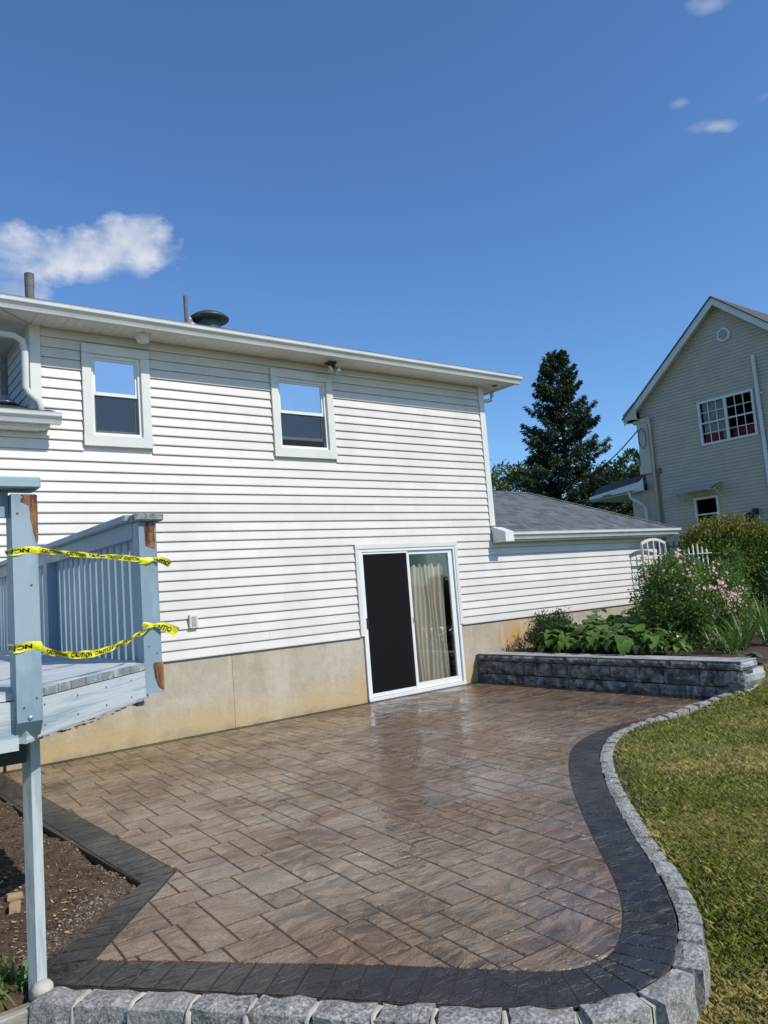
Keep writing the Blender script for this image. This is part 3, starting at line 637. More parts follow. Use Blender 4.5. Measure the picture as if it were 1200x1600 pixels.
# corner boards
MB().box(8.59, 8.70, YW - .022, YW + .02, 2.36, 4.62).box(8.662, 8.70, YW + .02, YW + .12, 2.36, 4.62).build('corner_board', 'white_trim', H)
MB().box(1.885, 1.995, YW - .022, YW + .02, 3.52, 4.62).box(1.878, 1.90, YW + .02, YW + .1, 3.5, 4.62).build('corner_board', 'white_trim', H)
# soffit, fascia, gutter and roof of the upper storey
EX0, EX1, EY0, EY1 = 1.52, 9.03, 8.095, BK + .37; ZS = 4.62
roof = MB(); s_ = .33; hw = (EY1 - EY0 + .08) / 2; x0, x1, y0, y1 = EX0 - .04, EX1 + .04, EY0 - .04, EY1 + .04; zr = 4.745
def hip(x0, x1, y0, y1, z, s_, th):
    hw = (y1 - y0) / 2; A_ = [(x0, y0, z), (x1, y0, z), (x1, y1, z), (x0, y1, z), (x0 + hw, y0 + hw, z + s_ * hw), (x1 - hw, y0 + hw, z + s_ * hw)]
    B_ = [(a, b, c - th) for a, b, c in A_[:4]]
    return A_ + B_, [(0, 1, 5, 4), (1, 2, 5), (2, 3, 4, 5), (3, 0, 4), (0, 6, 7, 1), (1, 7, 8, 2), (2, 8, 9, 3), (3, 9, 6, 0), (6, 9, 8, 7)]
roof.add(*hip(x0, x1, y0, y1, zr, s_, .012)); roofo = roof.build('roof', 'shingle', H)
sc = MB()   # shingle tabs along the eave edge
x = x0
while x < x1 - .05:
    w_ = rb.uniform(.28, .33); sc.box(x, min(x + w_ - .004, x1), y0 - .012 - rb.uniform(0, .006), y0 + .16, zr - .006, zr + .010); x += w_
sc.build('shingle_course', 'shingle', roofo, kind='stuff')
MB().box(EX0, EX1, EY0, EY0 + .02, ZS - .005, 4.735).box(EX0, EX0 + .02, EY0 + .02, EY1, ZS - .005, 4.735).box(EX1 - .02, EX1, EY0 + .02, EY1, ZS - .005, 4.735).build('fascia', 'gutter_metal', H)
GP = [(0, 0), (0, -.115), (.062, -.115), (.068, -.098), (.078, -.078), (.098, -.052), (.108, -.047), (.112, -.040), (.112, -.010), (.116, -.004), (.112, 0), (.100, 0), (.100, -.02), (.01, -.02)]
MB().extrude([(EY0 - .002 - a, 4.722 + b) for a, b in GP], 'x', EX0 - .11, EX1 + .115).build('gutter', 'gutter_metal', H)
MB().extrude([(EX1 + .002 + a, 4.721 + b) for a, b in GP], 'y', EY0 + .0, EY1).build('gutter', 'gutter_metal', H); g_ = MB(); g_.extrude([(EX0 - .002 - a, 4.721 + b) for a, b in GP], 'y', EY0, EY1); g_.build('gutter', 'gutter_metal', H)
# soffit panels, one every 10 cm, a V groove between them
sp_me = MB().extrude([(.003, 0), (.0, -.006), (.006, -.012), (.096, -.012), (.102, -.006), (.099, 0)], 'y', EY0 + .021, YW - .012).mesh('soffit_panel')
soff = MB().box(EX0 + .02, EX1 - .02, EY0 + .02, YW + .02, ZS + .012, ZS + .02).build('soffit', 'soffit_white', H)
x = 1.90
while x < 8.62: place('soffit_panel', sp_me, 'soffit_white', soff, loc=(x, 0, ZS + .010)); x += .103
MB().box(EX0 + .02, 1.893, EY0 + .021, EY1 - .02, ZS - .003, ZS + .009).build('soffit_end', 'soffit_white', H)
MB().box(8.70, EX1 - .021, EY0 + .021, EY1 - .02, ZS - .003, ZS + .009).build('soffit_end', 'soffit_white', H)
MB().add([(1.895, YW - .01, ZS - .006), (EX0 + .02, EY0 + .021, ZS - .006), (EX0 + .045, EY0 + .021, ZS - .010), (1.905, YW - .04, ZS - .010)], [(0, 1, 2, 3)]).build('soffit_trim', 'gutter_metal', H)
# soffit light boxes and flood light
MB().lathe([(.085, .05), (.088, .0), (.070, -.045), (.062, -.05)], (3.06, 8.27, ZS - .045), 6).build('soffit_light', 'soffit_white', H)
fl = MB().box(5.60, 5.72, 8.24, 8.36, ZS - .03, ZS - .002).tube([(5.635, 8.30, ZS - .03), (5.615, 8.27, ZS - .075)], .022, 8).tube([(5.685, 8.30, ZS - .03), (5.70, 8.27, ZS - .075)], .022, 8).build('flood_light', 'vent_metal', H)
for cx, dx in ((5.60, -.35), (5.725, .25)):
    Mr = Matrix.Rotation(R(35), 4, 'X') @ Matrix.Rotation(dx, 4, 'Y')
    MB().lathe([(.018, .06), (.022, .04), (.045, .01), (.052, -.02), (.042, -.034), (.0, -.040)], (cx, 8.24, ZS - .13), 12, Mr).build('bulb', 'bulb', fl, smooth=True)
MB().box(8.78, 8.86, 8.26, 8.33, ZS - .012, ZS - .004).build('soffit_vent', 'black_metal', H)
# downspout elbows
MB().tube([(9.08, 8.62, 4.62), (9.08, 8.62, 4.55), (9.04, 8.62, 4.48), (8.95, 8.62, 4.455), (8.74, 8.62, 4.42), (8.70, 8.62, 4.36), (8.70, 8.62, 2.4)], .032, 8).build('downspout', 'gutter_metal', H, smooth=True)
MB().tube([(1.46, 8.38, 4.62), (1.47, 8.38, 4.50), (1.55, 8.38, 4.45), (1.72, 8.38, 4.445), (1.80, 8.38, 4.40), (1.825, 8.385, 4.30), (1.82, 8.385, 3.90), (1.85, 8.385, 3.84), (1.94, 8.385, 3.76), (1.965, 8.385, 3.70), (1.965, 8.385, 3.62)], .038, 8).build('downspout', 'gutter_metal', H, smooth=True)
# things on the roof
def rz(y): return zr + .33 * (y - y0)
vp = MB().tube([(2.03, 9.0, rz(9.0) - .05), (2.03, 9.0, 5.27)], .052, 12).build('vent_pipe', 'pipe_grey', roofo, smooth=False)
MB().tube([(2.03, 9.0, 5.27), (2.03, 9.0, 5.425)], .054, 12).build('pipe_collar', 'pipe_grey', roofo)
MB().tube([(3.92, 9.0, rz(9.0) - .05), (3.92, 9.0, 5.50)], .024, 10).build('vent_pipe', 'pipe_grey', roofo)
MB().lathe([(.13, 0), (.11, .02), (.05, .06), (.03, .12), (.026, .13)], (3.95, 8.97, rz(8.97) + .03), 16).build('pipe_flashing', 'flashing', roofo, smooth=True)
av = MB().lathe([(.15, -.20), (.15, 0)], (4.24, 9.0, 5.24), 20).build('attic_vent', 'vent_metal', roofo, smooth=False)
MB().lathe([(.24, -.07), (.262, -.055), (.265, -.04), (.22, .0), (.15, .035), (.08, .05), (.0, .055)], (4.24, 9.0, 5.275), 24).build('vent_cap', 'vent_metal', roofo, smooth=True)
# windows of the upper storey
def window(box_, kind):
    x0, x1, z0, z1 = box_; w = thing('window', '', '')
    del w['label'], w['category']; w.parent = H
    ix0, ix1, iz0, iz1 = x0 + .100, x1 - .105, z0 + .125, z1 - .105
    y = YW
    fr = MB().box(x0, x1, y - .038, y + .02, iz1, z1, bev=.003).box(x0, ix0, y - .036, y + .02, iz0 - .002, iz1 - .001, bev=.003).box(ix1, x1, y - .036, y + .02, iz0 - .002, iz1 - .001, bev=.003).box(x0 - .004, x1 + .004, y - .042, y + .02, z0, iz0 - .003, bev=.003)
    fr.build('casing', 'white_trim', w)
    rev = MB()   # jamb liners
    rev.box(ix0 - .012, ix0, y + .02, y + .12, iz0 - .01, iz1 + .01).box(ix1, ix1 + .012, y + .02, y + .12, iz0 - .01, iz1 + .01).box(ix0, ix1, y + .02, y + .12, iz1, iz1 + .012).box(ix0, ix1, y + .02, y + .12, iz0 - .012, iz0)
    rev.box(ix0, ix0 + .030, y + .0, y + .07, iz0, iz1).box(ix1 - .030, ix1, y + .0, y + .07, iz0, iz1).box(ix0 + .03, ix1 - .03, y + .0, y + .07, iz1 - .032, iz1).box(ix0 + .03, ix1 - .03, y + .0, y + .07, iz0, iz0 + .035)
    rev.build('frame', 'white_frame', w)
    a0, a1, b0, b1 = ix0 + .03, ix1 - .03, iz0 + .035, iz1 - .032; mid = (b0 + b1) / 2 + .02
    us = MB(); t_ = .026   # upper sash, outside
    us.box(a0, a0 + t_, y + .025, y + .05, mid - .02, b1).box(a1 - t_, a1, y + .025, y + .05, mid - .02, b1).box(a0 + t_, a1 - t_, y + .025, y + .05, b1 - t_, b1).box(a0 + t_, a1 - t_, y + .018, y + .05, mid - .02, mid + .018)
    us.build('upper_sash', 'white_frame', w)
    MB().box(a0 + t_, a1 - t_, y + .036, y + .040, mid + .018, b1 - t_).build('pane', 'clear_glass', w)
    lift = .095 if kind == 2 else 0.0
    ls = MB().box(a0, a0 + .03, y + .056, y + .08, b0 + lift, mid).box(a1 - .03, a1, y + .056, y + .08, b0 + lift, mid).box(a0 + .03, a1 - .03, y + .054, y + .08, b0 + lift, b0 + lift + .038)
    ls.build('lower_sash', 'reveal', w)
    MB().box(a0 + .03, a1 - .03, y + .066, y + .070, b0 + lift + .038, mid).build('pane', 'screened_glass', w)
    MB().box(a0 + .002, a1 - .002, y + .014, y + .016, b0, mid - .022).build('insect_screen', 'screen', w).data.materials[0] = M['screen_light']
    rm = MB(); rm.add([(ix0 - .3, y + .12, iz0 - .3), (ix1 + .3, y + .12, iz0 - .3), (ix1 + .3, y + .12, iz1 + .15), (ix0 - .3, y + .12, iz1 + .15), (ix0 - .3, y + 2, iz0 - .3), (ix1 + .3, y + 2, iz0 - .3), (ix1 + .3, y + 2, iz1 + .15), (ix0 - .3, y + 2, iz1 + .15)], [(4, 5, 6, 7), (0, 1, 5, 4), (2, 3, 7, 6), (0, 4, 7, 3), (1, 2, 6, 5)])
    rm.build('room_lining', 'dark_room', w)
    if kind == 2:
        MB().box(a0 + .03, a1 - .03, y + .09, y + .10, mid + .06, mid + .085).box(a0 + .03, a1 - .03, y + .09, y + .10, mid + .10, mid + .118).build('blind', 'blind_white', w)
    return w
t = Mt('insect_screen_light'); t.b.inputs['Alpha'].default_value = .30; t.set((.05, .055, .06), .6, spec=.1); M['screen_light'] = t.m
window(W1, 1); window(W2, 2)
# sliding patio door
pdr = thing('patio_door', '', ''); del pdr['label'], pdr['category']; pdr.parent = H
y = YW
tr = MB().box(5.94, 7.83, y - .030, y + .02, 2.062, 2.125, bev=.003).box(5.94, 6.0, y - .028, y + .02, SB + .01, 2.060, bev=.003).box(7.77, 7.83, y - .028, y + .02, SB + .01, 2.060, bev=.003).build('casing', 'white_trim', pdr)
fr = MB().box(6.0, 7.79, y - .018, y + .10, 2.02, 2.064, bev=.002).box(6.0, 6.045, y - .018, y + .10, .045, 2.02, bev=.002).box(7.745, 7.79, y - .018, y + .10, .045, 2.02, bev=.002).box(6.0, 7.79, y - .03, y + .10, .002, .045, bev=.003)
fr.build('frame', 'white_frame', pdr)
# fixed panel (right)
MB().box(6.865, 6.905, y + .012, y + .045, .05, 2.018, bev=.002).box(7.66, 7.742, y + .012, y + .045, .05, 2.018, bev=.002).box(6.905, 7.66, y + .012, y + .045, 1.965, 2.018, bev=.002).box(6.905, 7.66, y + .012, y + .045, .05, .135, bev=.002).build('fixed_panel', 'white_frame', pdr)
MB().box(6.905, 7.66, y + .026, y + .031, .135, 1.965).build('pane', 'door_glass', pdr)
# screen panel on the outside (left) and the sliding glass behind it
MB().box(6.045, 6.072, y - .008, y + .008, .05, 2.018, bev=.002).box(6.842, 6.868, y - .008, y + .010, .05, 2.018, bev=.002).box(6.072, 6.842, y - .008, y + .008, 1.99, 2.018, bev=.002).box(6.072, 6.842, y - .008, y + .008, .05, .10, bev=.002).build('screen_frame', 'white_frame', pdr)
MB().box(6.072, 6.842, y - .001, y + .001, .10, 1.99).build('insect_screen', 'screen', pdr)
MB().box(6.05, 6.12, y + .06, y + .09, .06, 2.01).box(6.77, 6.86, y + .06, y + .09, .06, 2.01).box(6.12, 6.77, y + .06, y + .09, .06, .16).box(6.12, 6.77, y + .06, y + .09, 1.95, 2.01).build('sliding_panel', 'reveal', pdr)
MB().box(6.12, 6.77, y + .072, y + .077, .16, 1.95).build('pane', 'door_glass', pdr)
MB().box(6.052, 6.076, y - .030, y - .008, .98, 1.12, bev=.004).build('handle', 'black_metal', pdr)
MB().box(6.87, 6.884, y - .004, y + .011, .98, 1.06).build('latch', 'black_metal', pdr)
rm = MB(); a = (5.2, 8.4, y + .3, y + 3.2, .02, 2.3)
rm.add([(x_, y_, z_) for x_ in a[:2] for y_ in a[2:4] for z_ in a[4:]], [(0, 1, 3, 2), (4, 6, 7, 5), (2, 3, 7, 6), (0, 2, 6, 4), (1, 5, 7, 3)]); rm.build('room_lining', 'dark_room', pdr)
cu = MB(); n = 90; xs3 = [6.93 + .70 * i / n for i in range(n + 1)]; vs = []
for z_ in (1.80, 1.2, .6, .10):
    for i, x_ in enumerate(xs3): vs.append((x_ + .02 * math.sin(z_ * 3 + i * .1), y + .16 + .020 * math.sin(i * .62 + .3 * math.sin(i * .13)) + .012 * math.sin(i * .21), z_ + (.03 * math.sin(i * .4) if z_ > 1.7 else 0)))
cu.add(vs, [(r_ * (n + 1) + i, r_ * (n + 1) + i + 1, (r_ + 1) * (n + 1) + i + 1, (r_ + 1) * (n + 1) + i) for r_ in range(3) for i in range(n)]); cu.build('curtain', 'curtain', pdr, smooth=True)
# outlet cover
ob = MB().box(3.515, 3.625, YW - .045, YW - .005, 1.215, 1.375, bev=.006).build('outlet_box', 'white_trim', H)
MB().box(3.542, 3.60, YW - .052, YW - .046, 1.24, 1.352, bev=.003).build('outlet_cover', 'reveal', ob)
# lower left wing: roof, gutter, soffit
LG = 8.167; wing = MB()
wing.add([(-4, LG + .06, 3.60), (2.09, LG + .06, 3.60), (2.09, YW - .016, 3.60 + .33 * .24), (1.878, YW - .016, 3.60 + .33 * .24), (1.878, 11.6, 3.60 + .33 * 3.37), (-4, 11.6, 3.60 + .33 * 3.37),
          (-4, LG + .06, 3.57), (2.09, LG + .06, 3.57), (2.09, YW - .016, 3.57), (1.878, YW - .016, 3.57), (-4, 11.6, 3.57), (1.878, 11.6, 3.57)],
         [(0, 1, 2, 3), (0, 3, 4, 5), (0, 6, 7, 1), (1, 7, 8, 2), (2, 8, 9, 3), (3, 9, 11, 4), (6, 9, 8, 7), (6, 10, 11, 9)]); wr = wing.build('wing_roof', 'dark_shingle', H)
sh = MB()
for k in range(5):
    x = -1; yy = LG + .04 + k * .135
    while x < (2.09 if k < 2 else 1.86): 
        w_ = rb.uniform(.22, .3); x2 = min(x + w_ - .005, 2.10 if k < 2 else 1.87); z_ = 3.605 + .33 * (yy - LG - .06)
        if x2 > x + .02: sh.add([(x, yy, z_ + .008), (x2, yy, z_ + .008), (x2, min(yy + .14, 8.45 if k < 2 else 99), z_ + .004 + .33 * .14), (x, min(yy + .14, 8.45 if k < 2 else 99), z_ + .004 + .33 * .14), (x, yy, z_ - .004), (x2, yy, z_ - .004)], [(0, 1, 2, 3), (4, 5, 1, 0)])
        x += w_
sh.build('shingle_course', 'dark_shingle', wr, kind='stuff')
MB().extrude([(LG + .108 - a_, 3.600 + b_) for a_, b_ in GP], 'x', -4, 2.125).build('gutter', 'gutter_metal', H)
MB().extrude([(LG + .11, 3.46), (LG + .11, 3.595), (LG + .13, 3.595), (LG + .13, 3.46)], 'x', -4, 2.02).box(2.0, 2.02, LG + .13, YW - .016, 3.46, 3.60).build('fascia', 'gutter_metal', H)
so2 = MB().box(-4, 2.0, LG + .131, YW - .016, 3.452, 3.462).build('soffit', 'soffit_white', H)
sp2 = MB().extrude([(.003, 0), (.0, -.006), (.006, -.012), (.096, -.012), (.102, -.006), (.099, 0)], 'y', LG + .132, YW - .018).mesh('soffit_panel')
x = .0
while x < 1.88: place('soffit_panel', sp2, 'soffit_white', so2, loc=(x, 0, 3.455)); x += .103
MB().tube([(1.72, 8.9, 3.8), (1.72, 8.9, 4.36)], .034, 10).build('vent_pipe', 'pipe_grey', wr)
MB().lathe([(.12, 0), (.10, .02), (.05, .07), (.038, .10)], (1.72, 8.9, 3.84), 16).build('pipe_flashing', 'flashing', wr, smooth=True)
# right hand wing: hip roof with shingle courses, box return, gutter
AX0, AX1, AY0 = 8.70, 13.47, 8.22; ze = 2.235; sl = .48
def az_(y_): return ze + sl * (y_ - AY0)
D_ = 4.0; hwA = 2.0
ar = MB().add([(AX0, AY0, ze), (AX1, AY0, ze), (AX1 - hwA, AY0 + hwA, ze + sl * hwA), (AX0, AY0 + hwA, ze + sl * hwA), (AX1, AY0 + 2 * hwA, ze), (AX0, AY0 + 2 * hwA, ze), (AX0, AY0, ze - .02), (AX1, AY0, ze - .02), (AX1, AY0 + 2 * hwA, ze - .02), (AX0, AY0 + 2 * hwA, ze - .02)],
             [(0, 1, 2, 3), (1, 4, 2), (4, 5, 3, 2), (0, 6, 7, 1), (1, 7, 8, 4), (4, 8, 9, 5), (6, 9, 8, 7)]).build('wing_roof', 'shingle', H)
sh = MB(); ncourse = 17; dy = hwA / ncourse; rs_ = random.Random(9)
for k in range(ncourse):
    ya = AY0 - .01 + k * dy; yb = ya + dy + .004; x = AX0 - rs_.uniform(0, .2); xe = AX1 + .01 - (k * dy)
    while x < xe:
        w_ = rs_.choice((.10, .14, .17, .2, .25)); x2 = min(x + w_, xe); xa = max(x, AX0 - (.06 if ya < 8.40 else 0))
        th = rs_.choice((.006, .012, .012))
        if x2 > xa: sh.add([(xa, ya, az_(ya) + th), (x2, ya, az_(ya) + th), (min(x2, AX1 - (yb - AY0)), yb, az_(yb) + .003), (xa, yb, az_(yb) + .003), (xa, ya, az_(ya) - .004), (x2, ya, az_(ya) - .004)], [(0, 1, 2, 3), (4, 5, 1, 0)])
        x += w_
sh.build('shingle_course', 'shingle', ar, kind='stuff')
hc = MB()
for k in range(20):
    a = k / 20; b = (k + 1.1) / 20; p = Vector((AX1 - hwA * a, AY0 + hwA * a, ze + sl * hwA * a + .022)); q = Vector((AX1 - hwA * b, AY0 + hwA * b, ze + sl * hwA * b + .014)); w_ = Vector((.06, .06, -.025)); w2 = Vector((-.06, -.06, -.025))
    hc.add([p + w2, p, p + w_, q + w2, q, q + w_], [(0, 1, 4, 3), (1, 2, 5, 4)])
for k in range(12):
    xa = AX0 + k * (AX1 - hwA - AX0) / 12; xb = AX0 + (k + 1.05) * (AX1 - hwA - AX0) / 12; yr = AY0 + hwA; zz = ze + sl * hwA
    hc.add([(xa, yr - .1, zz - .03), (xa, yr, zz + .022), (xa, yr + .1, zz - .03), (xb, yr - .1, zz - .035), (xb, yr, zz + .015), (xb, yr + .1, zz - .035)], [(0, 1, 4, 3), (1, 2, 5, 4)])
hc.build('ridge_cap', 'shingle', ar, kind='stuff')
MB().extrude([(AY0 + .055 - a_, ze - .004 + b_) for a_, b_ in GP], 'x', AX0 + .10, AX1 + .05).build('gutter', 'gutter_metal', H)
MB().box(AX0 + .05, AX1 - .02, AY0 + .057, AY0 + .075, ze - .145, ze - .03).box(AX1 - .04, AX1 - .02, AY0 + .075, 12.2, ze - .14, ze - .03).build('fascia', 'gutter_metal', H)
MB().box(AX0 + .05, AX1 - .04, AY0 + .076, YW - .016, ze - .148, ze - .138).box(13.11, AX1 - .041, YW - .016, 12.2, ze - .147, ze - .137).build('soffit', 'soffit_white', H)
# box return at the left end of that eave
MB().add([(8.615, YW - .017, 2.085), (8.615, YW - .017, 2.345), (8.615, 8.165, 2.238), (8.615, 8.165, 2.085), (8.80, YW - .017, 2.085), (8.80, YW - .017, 2.345), (8.80, 8.165, 2.238), (8.80, 8.165, 2.085)], [(0, 1, 2, 3), (4, 7, 6, 5), (0, 3, 7, 4), (1, 5, 6, 2), (2, 6, 7, 3), (0, 4, 5, 1)]).build('eave_return', 'soffit_white', H)
MB().tube([(13.38, 8.30, 2.12), (13.37, 8.32, 2.04), (13.28, 8.42, 1.97), (13.20, 8.44, 1.90), (13.19, 8.45, .3)], .034, 8).build('downspout', 'gutter_metal', H, smooth=True)
MB().box(-4.2, 1.87, 11.5, 11.6, 3.5, 4.6).build('wing_back_wall', 'white_trim', H)

# ------------------------------------------------------------------ retaining wall
rw = thing('retaining_wall', 'low dark split-face block wall holding the planting bed beside the patio', 'wall')
def facing(L, h, amp, seed, capf=False):
    """block with rough split front on its -X face, long axis y, origin at its front lower corner"""
    ny, nz_ = max(3, int(L / .05)), 3; T = .22; vs = []; fs = []
    for j in range(nz_ + 1):
        for i in range(ny + 1):
            e = (i in (0, ny)) or (j in (0, nz_)); x_ = -.012 - amp * (.5 + noise.noise(Vector((i * .5 + seed * 7.7, j * .8, seed)))) if not e else .010
            vs.append((x_, i / ny * L, j / nz_ * h))
    for j in range(nz_):
        for i in range(ny): a_ = j * (ny + 1) + i; fs.append((a_, a_ + ny + 1, a_ + ny + 2, a_ + 1))
    k = len(vs); vs += [(T, 0, 0), (T, L, 0), (T, 0, h), (T, L, h)]; tl_ = nz_ * (ny + 1)
    fs += [tuple([0] + list(range(1, ny + 1)) + [k + 1, k]), tuple([tl_ + ny] + list(range(tl_ + ny - 1, tl_ - 1, -1)) + [k + 2, k + 3]), tuple([j * (ny + 1) for j in range(nz_, -1, -1)] + [k, k + 2]), tuple([j * (ny + 1) + ny for j in range(nz_ + 1)] + [k + 3, k + 1]), (k, k + 1, k + 3, k + 2)]
    m_ = MB(); m_.v = vs; m_.f = fs; return m_.mesh('block')
rr_ = random.Random(21)
for z0, h, name, mat, xf, Ls in ((-.02, .150, 'block', 'wall_block', 8.035, (.34, .42, .5)), (.134, .180, 'block', 'wall_block', 8.05, (.26, .40, .5)), (.318, .092, 'cap_stone', 'wall_block', 8.035, (.42, .55))):
    y_ = 4.352 if name == 'cap_stone' else 4.34
    while y_ < 8.44:
        L = rr_.choice(Ls) * rr_.uniform(.9, 1.1)
        if y_ + L > 8.30: L = 8.45 - y_
        place(name, facing(L - .012, h - .008, .022 if name == 'block' else .008, rr_.random() * 50), mat, rw, loc=(xf + rr_.uniform(-.004, .004), y_, z0)); y_ += L
cm = MB().box(8.045, 8.36, 4.58, 8.45, .405, .4165, bev=.004).box(8.045, 8.40, 4.345, 4.58, .405, .4165, bev=.004); cm.build('cap_top', 'cap_block', rw)
me1 = facing(.47, .172, .020, 3); place('block', me1, 'cap_block', rw, loc=(8.535, 4.345, .134), rot=(0, 0, R(90)))
me1 = facing(.40, .15, .020, 9); place('block', me1, 'cap_block', rw, loc=(8.47, 4.345, -.02), rot=(0, 0, R(90)))
me1 = facing(.345, .088, .008, 8); place('cap_stone', me1, 'cap_block', rw, loc=(8.405, 4.348, .318), rot=(0, 0, R(90)))
# planting bed
V = []; bx = np.arange(8.24, 13.2, .08); by = np.arange(4.50, 8.47, .08)
for y_ in by:
    for x_ in bx: V.append((x_, y_, .385 - (.17 * max(0, min(1, (x_ - 8.35) / .3)) * max(0, min(1, (5.0 - y_) / .45))) + .03 * noise.noise(Vector((x_ * 3, y_ * 3, 2))) + .012 * noise.noise(Vector((x_ * 11, y_ * 11, 2)))))
n3 = len(bx); place('planting_bed', npmesh('planting_bed', V, [(j * n3 + i, j * n3 + i + 1, (j + 1) * n3 + i + 1, (j + 1) * n3 + i) for j in range(len(by) - 1) for i in range(n3 - 1)], True), 'mulch', None, kind='structure')

# ------------------------------------------------------------------ deck
DK = thing('wooden_deck', 'raised pale blue painted wooden deck with peeling rotten corner posts', 'deck')
ZF = 1.22; Ax, Ay = .668, 3.215; Bx, By = 1.415, 3.93
edge = lambda y_: 1.37 if y_ > By - .02 else Ax + (y_ - Ay) / (By - Ay) * (Bx - .045 - Ax)
y_ = Ay + .01; kb = 0
while y_ < 8.42:
    yb = y_ + .138; xa, xb = edge(y_) + .02, edge(yb) + .02
    mbd = MB(); zt = ZF + rb.uniform(-.002, .002)
    mbd.add([(-1.6, y_, zt), (xa, y_, zt), (xb, yb, zt), (-1.6, yb, zt), (-1.6, y_, zt - .036), (xa, y_, zt - .036), (xb, yb, zt - .036), (-1.6, yb, zt - .036)], [(0, 1, 2, 3), (4, 7, 6, 5), (0, 4, 5, 1), (1, 5, 6, 2), (2, 6, 7, 3), (3, 7, 4, 0)])
    mbd.build('deck_board', 'worn_blue', DK); y_ += .144
dv = Vector((Bx - Ax - .02, By - Ay, 0)).normalized(); nv = Vector((dv.y, -dv.x, 0))
# angled rim board between the two corner posts, its lower edge ragged
n = 26; vs = []; Lr = math.hypot(Bx - Ax, By - Ay) - .01; rot_b = random.Random(4)
for i in range(n + 1):
    u = i / n * Lr; zb = 1.032 - .010 * (1 - i / n) + rot_b.uniform(-.002, .003)
    for off, z_ in ((.0, ZF - .040), (.0, zb + .012), (-.004, zb), (-.038, zb + .002), (-.038, ZF - .040)):
        p = Vector((Ax - .01, Ay - .03, 0)) + dv * u + nv * off; vs.append((p.x, p.y, z_))
fs = [(i * 5 + k, i * 5 + (k + 1) % 5, (i + 1) * 5 + (k + 1) % 5, (i + 1) * 5 + k) for i in range(n) for k in range(5)] + [tuple(range(5)), tuple(n * 5 + k for k in range(4, -1, -1))]
MB().add(vs, fs).build('rim_board', 'worn_blue', DK)
# splintered lower lip of the rim
lip = MB()
for i in range(36):
    u = rot_b.uniform(.02, Lr - .02); p = Vector((Ax - .01, Ay - .03, 0)) + dv * u + nv * rot_b.uniform(.0, .010); q = p + dv * rot_b.uniform(.015, .06); z_ = 1.028 - .010 * (1 - u / Lr) + rot_b.uniform(-.006, .010); h = rot_b.uniform(.002, .007)
    lip.add([(p.x, p.y, z_), (q.x, q.y, z_ + rot_b.uniform(-.003, .003)), (q.x + nv.x * .006, q.y + nv.y * .006, z_ + h), (p.x + nv.x * .006, p.y + nv.y * .006, z_ + h)], [(0, 1, 2, 3)])
lip.build('splinter', 'rotten', DK, kind='stuff')
ee = MB(); u = .06; re_ = random.Random(14)
while u < Lr - .05:
    w_ = re_.uniform(.05, .12); p = Vector((Ax - .01, Ay - .03, 0)) + dv * u + nv * .0035; q = p + dv * min(w_ - .004, Lr - u); q2 = nv * -.03
    ee.add([(p.x, p.y, ZF - .036), (q.x, q.y, ZF - .036), (q.x, q.y, ZF - .003), (p.x, p.y, ZF - .003), (p.x + q2.x, p.y + q2.y, ZF - .002), (q.x + q2.x, q.y + q2.y, ZF - .002)], [(0, 1, 2, 3), (3, 2, 5, 4)]); u += w_
ee.build('board_end', 'worn_end', DK, kind='stuff')
MB().box(-1.6, Ax - .035, Ay - .018, Ay + .02, 1.0, ZF - .038).build('rim_board', 'worn_blue', DK)
MB().box(1.34, 1.375, By, 8.42, 1.0, ZF - .040).build('rim_board', 'blue_paint', DK)
for k in range(12):
    x_ = -1.4 + k * .4
    if x_ < 1.3: MB().box(x_, x_ + .038, max(Ay + .03, (Ay + .05 + (x_ - Ax) * .96) if x_ > Ax else 0), 8.42, 1.02, ZF - .04).build('joist', 'dark_wood', DK)
MB().box(-1.6, .72, 3.50, 3.56, .90, 1.02).build('beam', 'dark_wood', DK)
MB().add([(-.4, 3.50, .55), (.05, 3.50, .90), (-.03, 3.50, .90), (-.48, 3.50, .55), (-.4, 3.55, .55), (.05, 3.55, .90), (-.03, 3.55, .90), (-.48, 3.55, .55)], [(0, 1, 2, 3), (4, 7, 6, 5), (0, 4, 5, 1), (2, 6, 7, 3)]).build('brace', 'dark_wood', DK)
# corner post A with a bevelled foot and a rotten upper corner
hw_ = .046
pa = MB(); prof = [(Ax - hw_, Ay - hw_ - .012), (Ax + hw_ - .004, Ay - hw_ - .012), (Ax + hw_, Ay - hw_ - .008), (Ax + hw_, Ay + hw_), (Ax - hw_, Ay + hw_)]
def post(prof, z0, z1, name, mat, foot=0, label=None):
    n = len(prof); vs = []; cx = sum(p[0] for p in prof) / n; cy = sum(p[1] for p in prof) / n; fy = min(p[1] for p in prof)
    for z_ in (z0, z0 + .06, (z0 + z1) / 2, z1):
        for px, py in prof: vs.append((px, py + (foot if (z_ == z0 and py < cy) else 0), z_))
    fs = [(r_ * n + i, r_ * n + (i + 1) % n, (r_ + 1) * n + (i + 1) % n, (r_ + 1) * n + i) for r_ in range(3) for i in range(n)] + [tuple(range(n)), tuple(3 * n + i for i in range(n - 1, -1, -1))]
    o = MB().add(vs, fs).build(name, mat, DK)
    if label: o['label'] = label
    return o
p1 = post(prof, 1.045, 1.975, 'corner_post', 'blue_paint', .05)
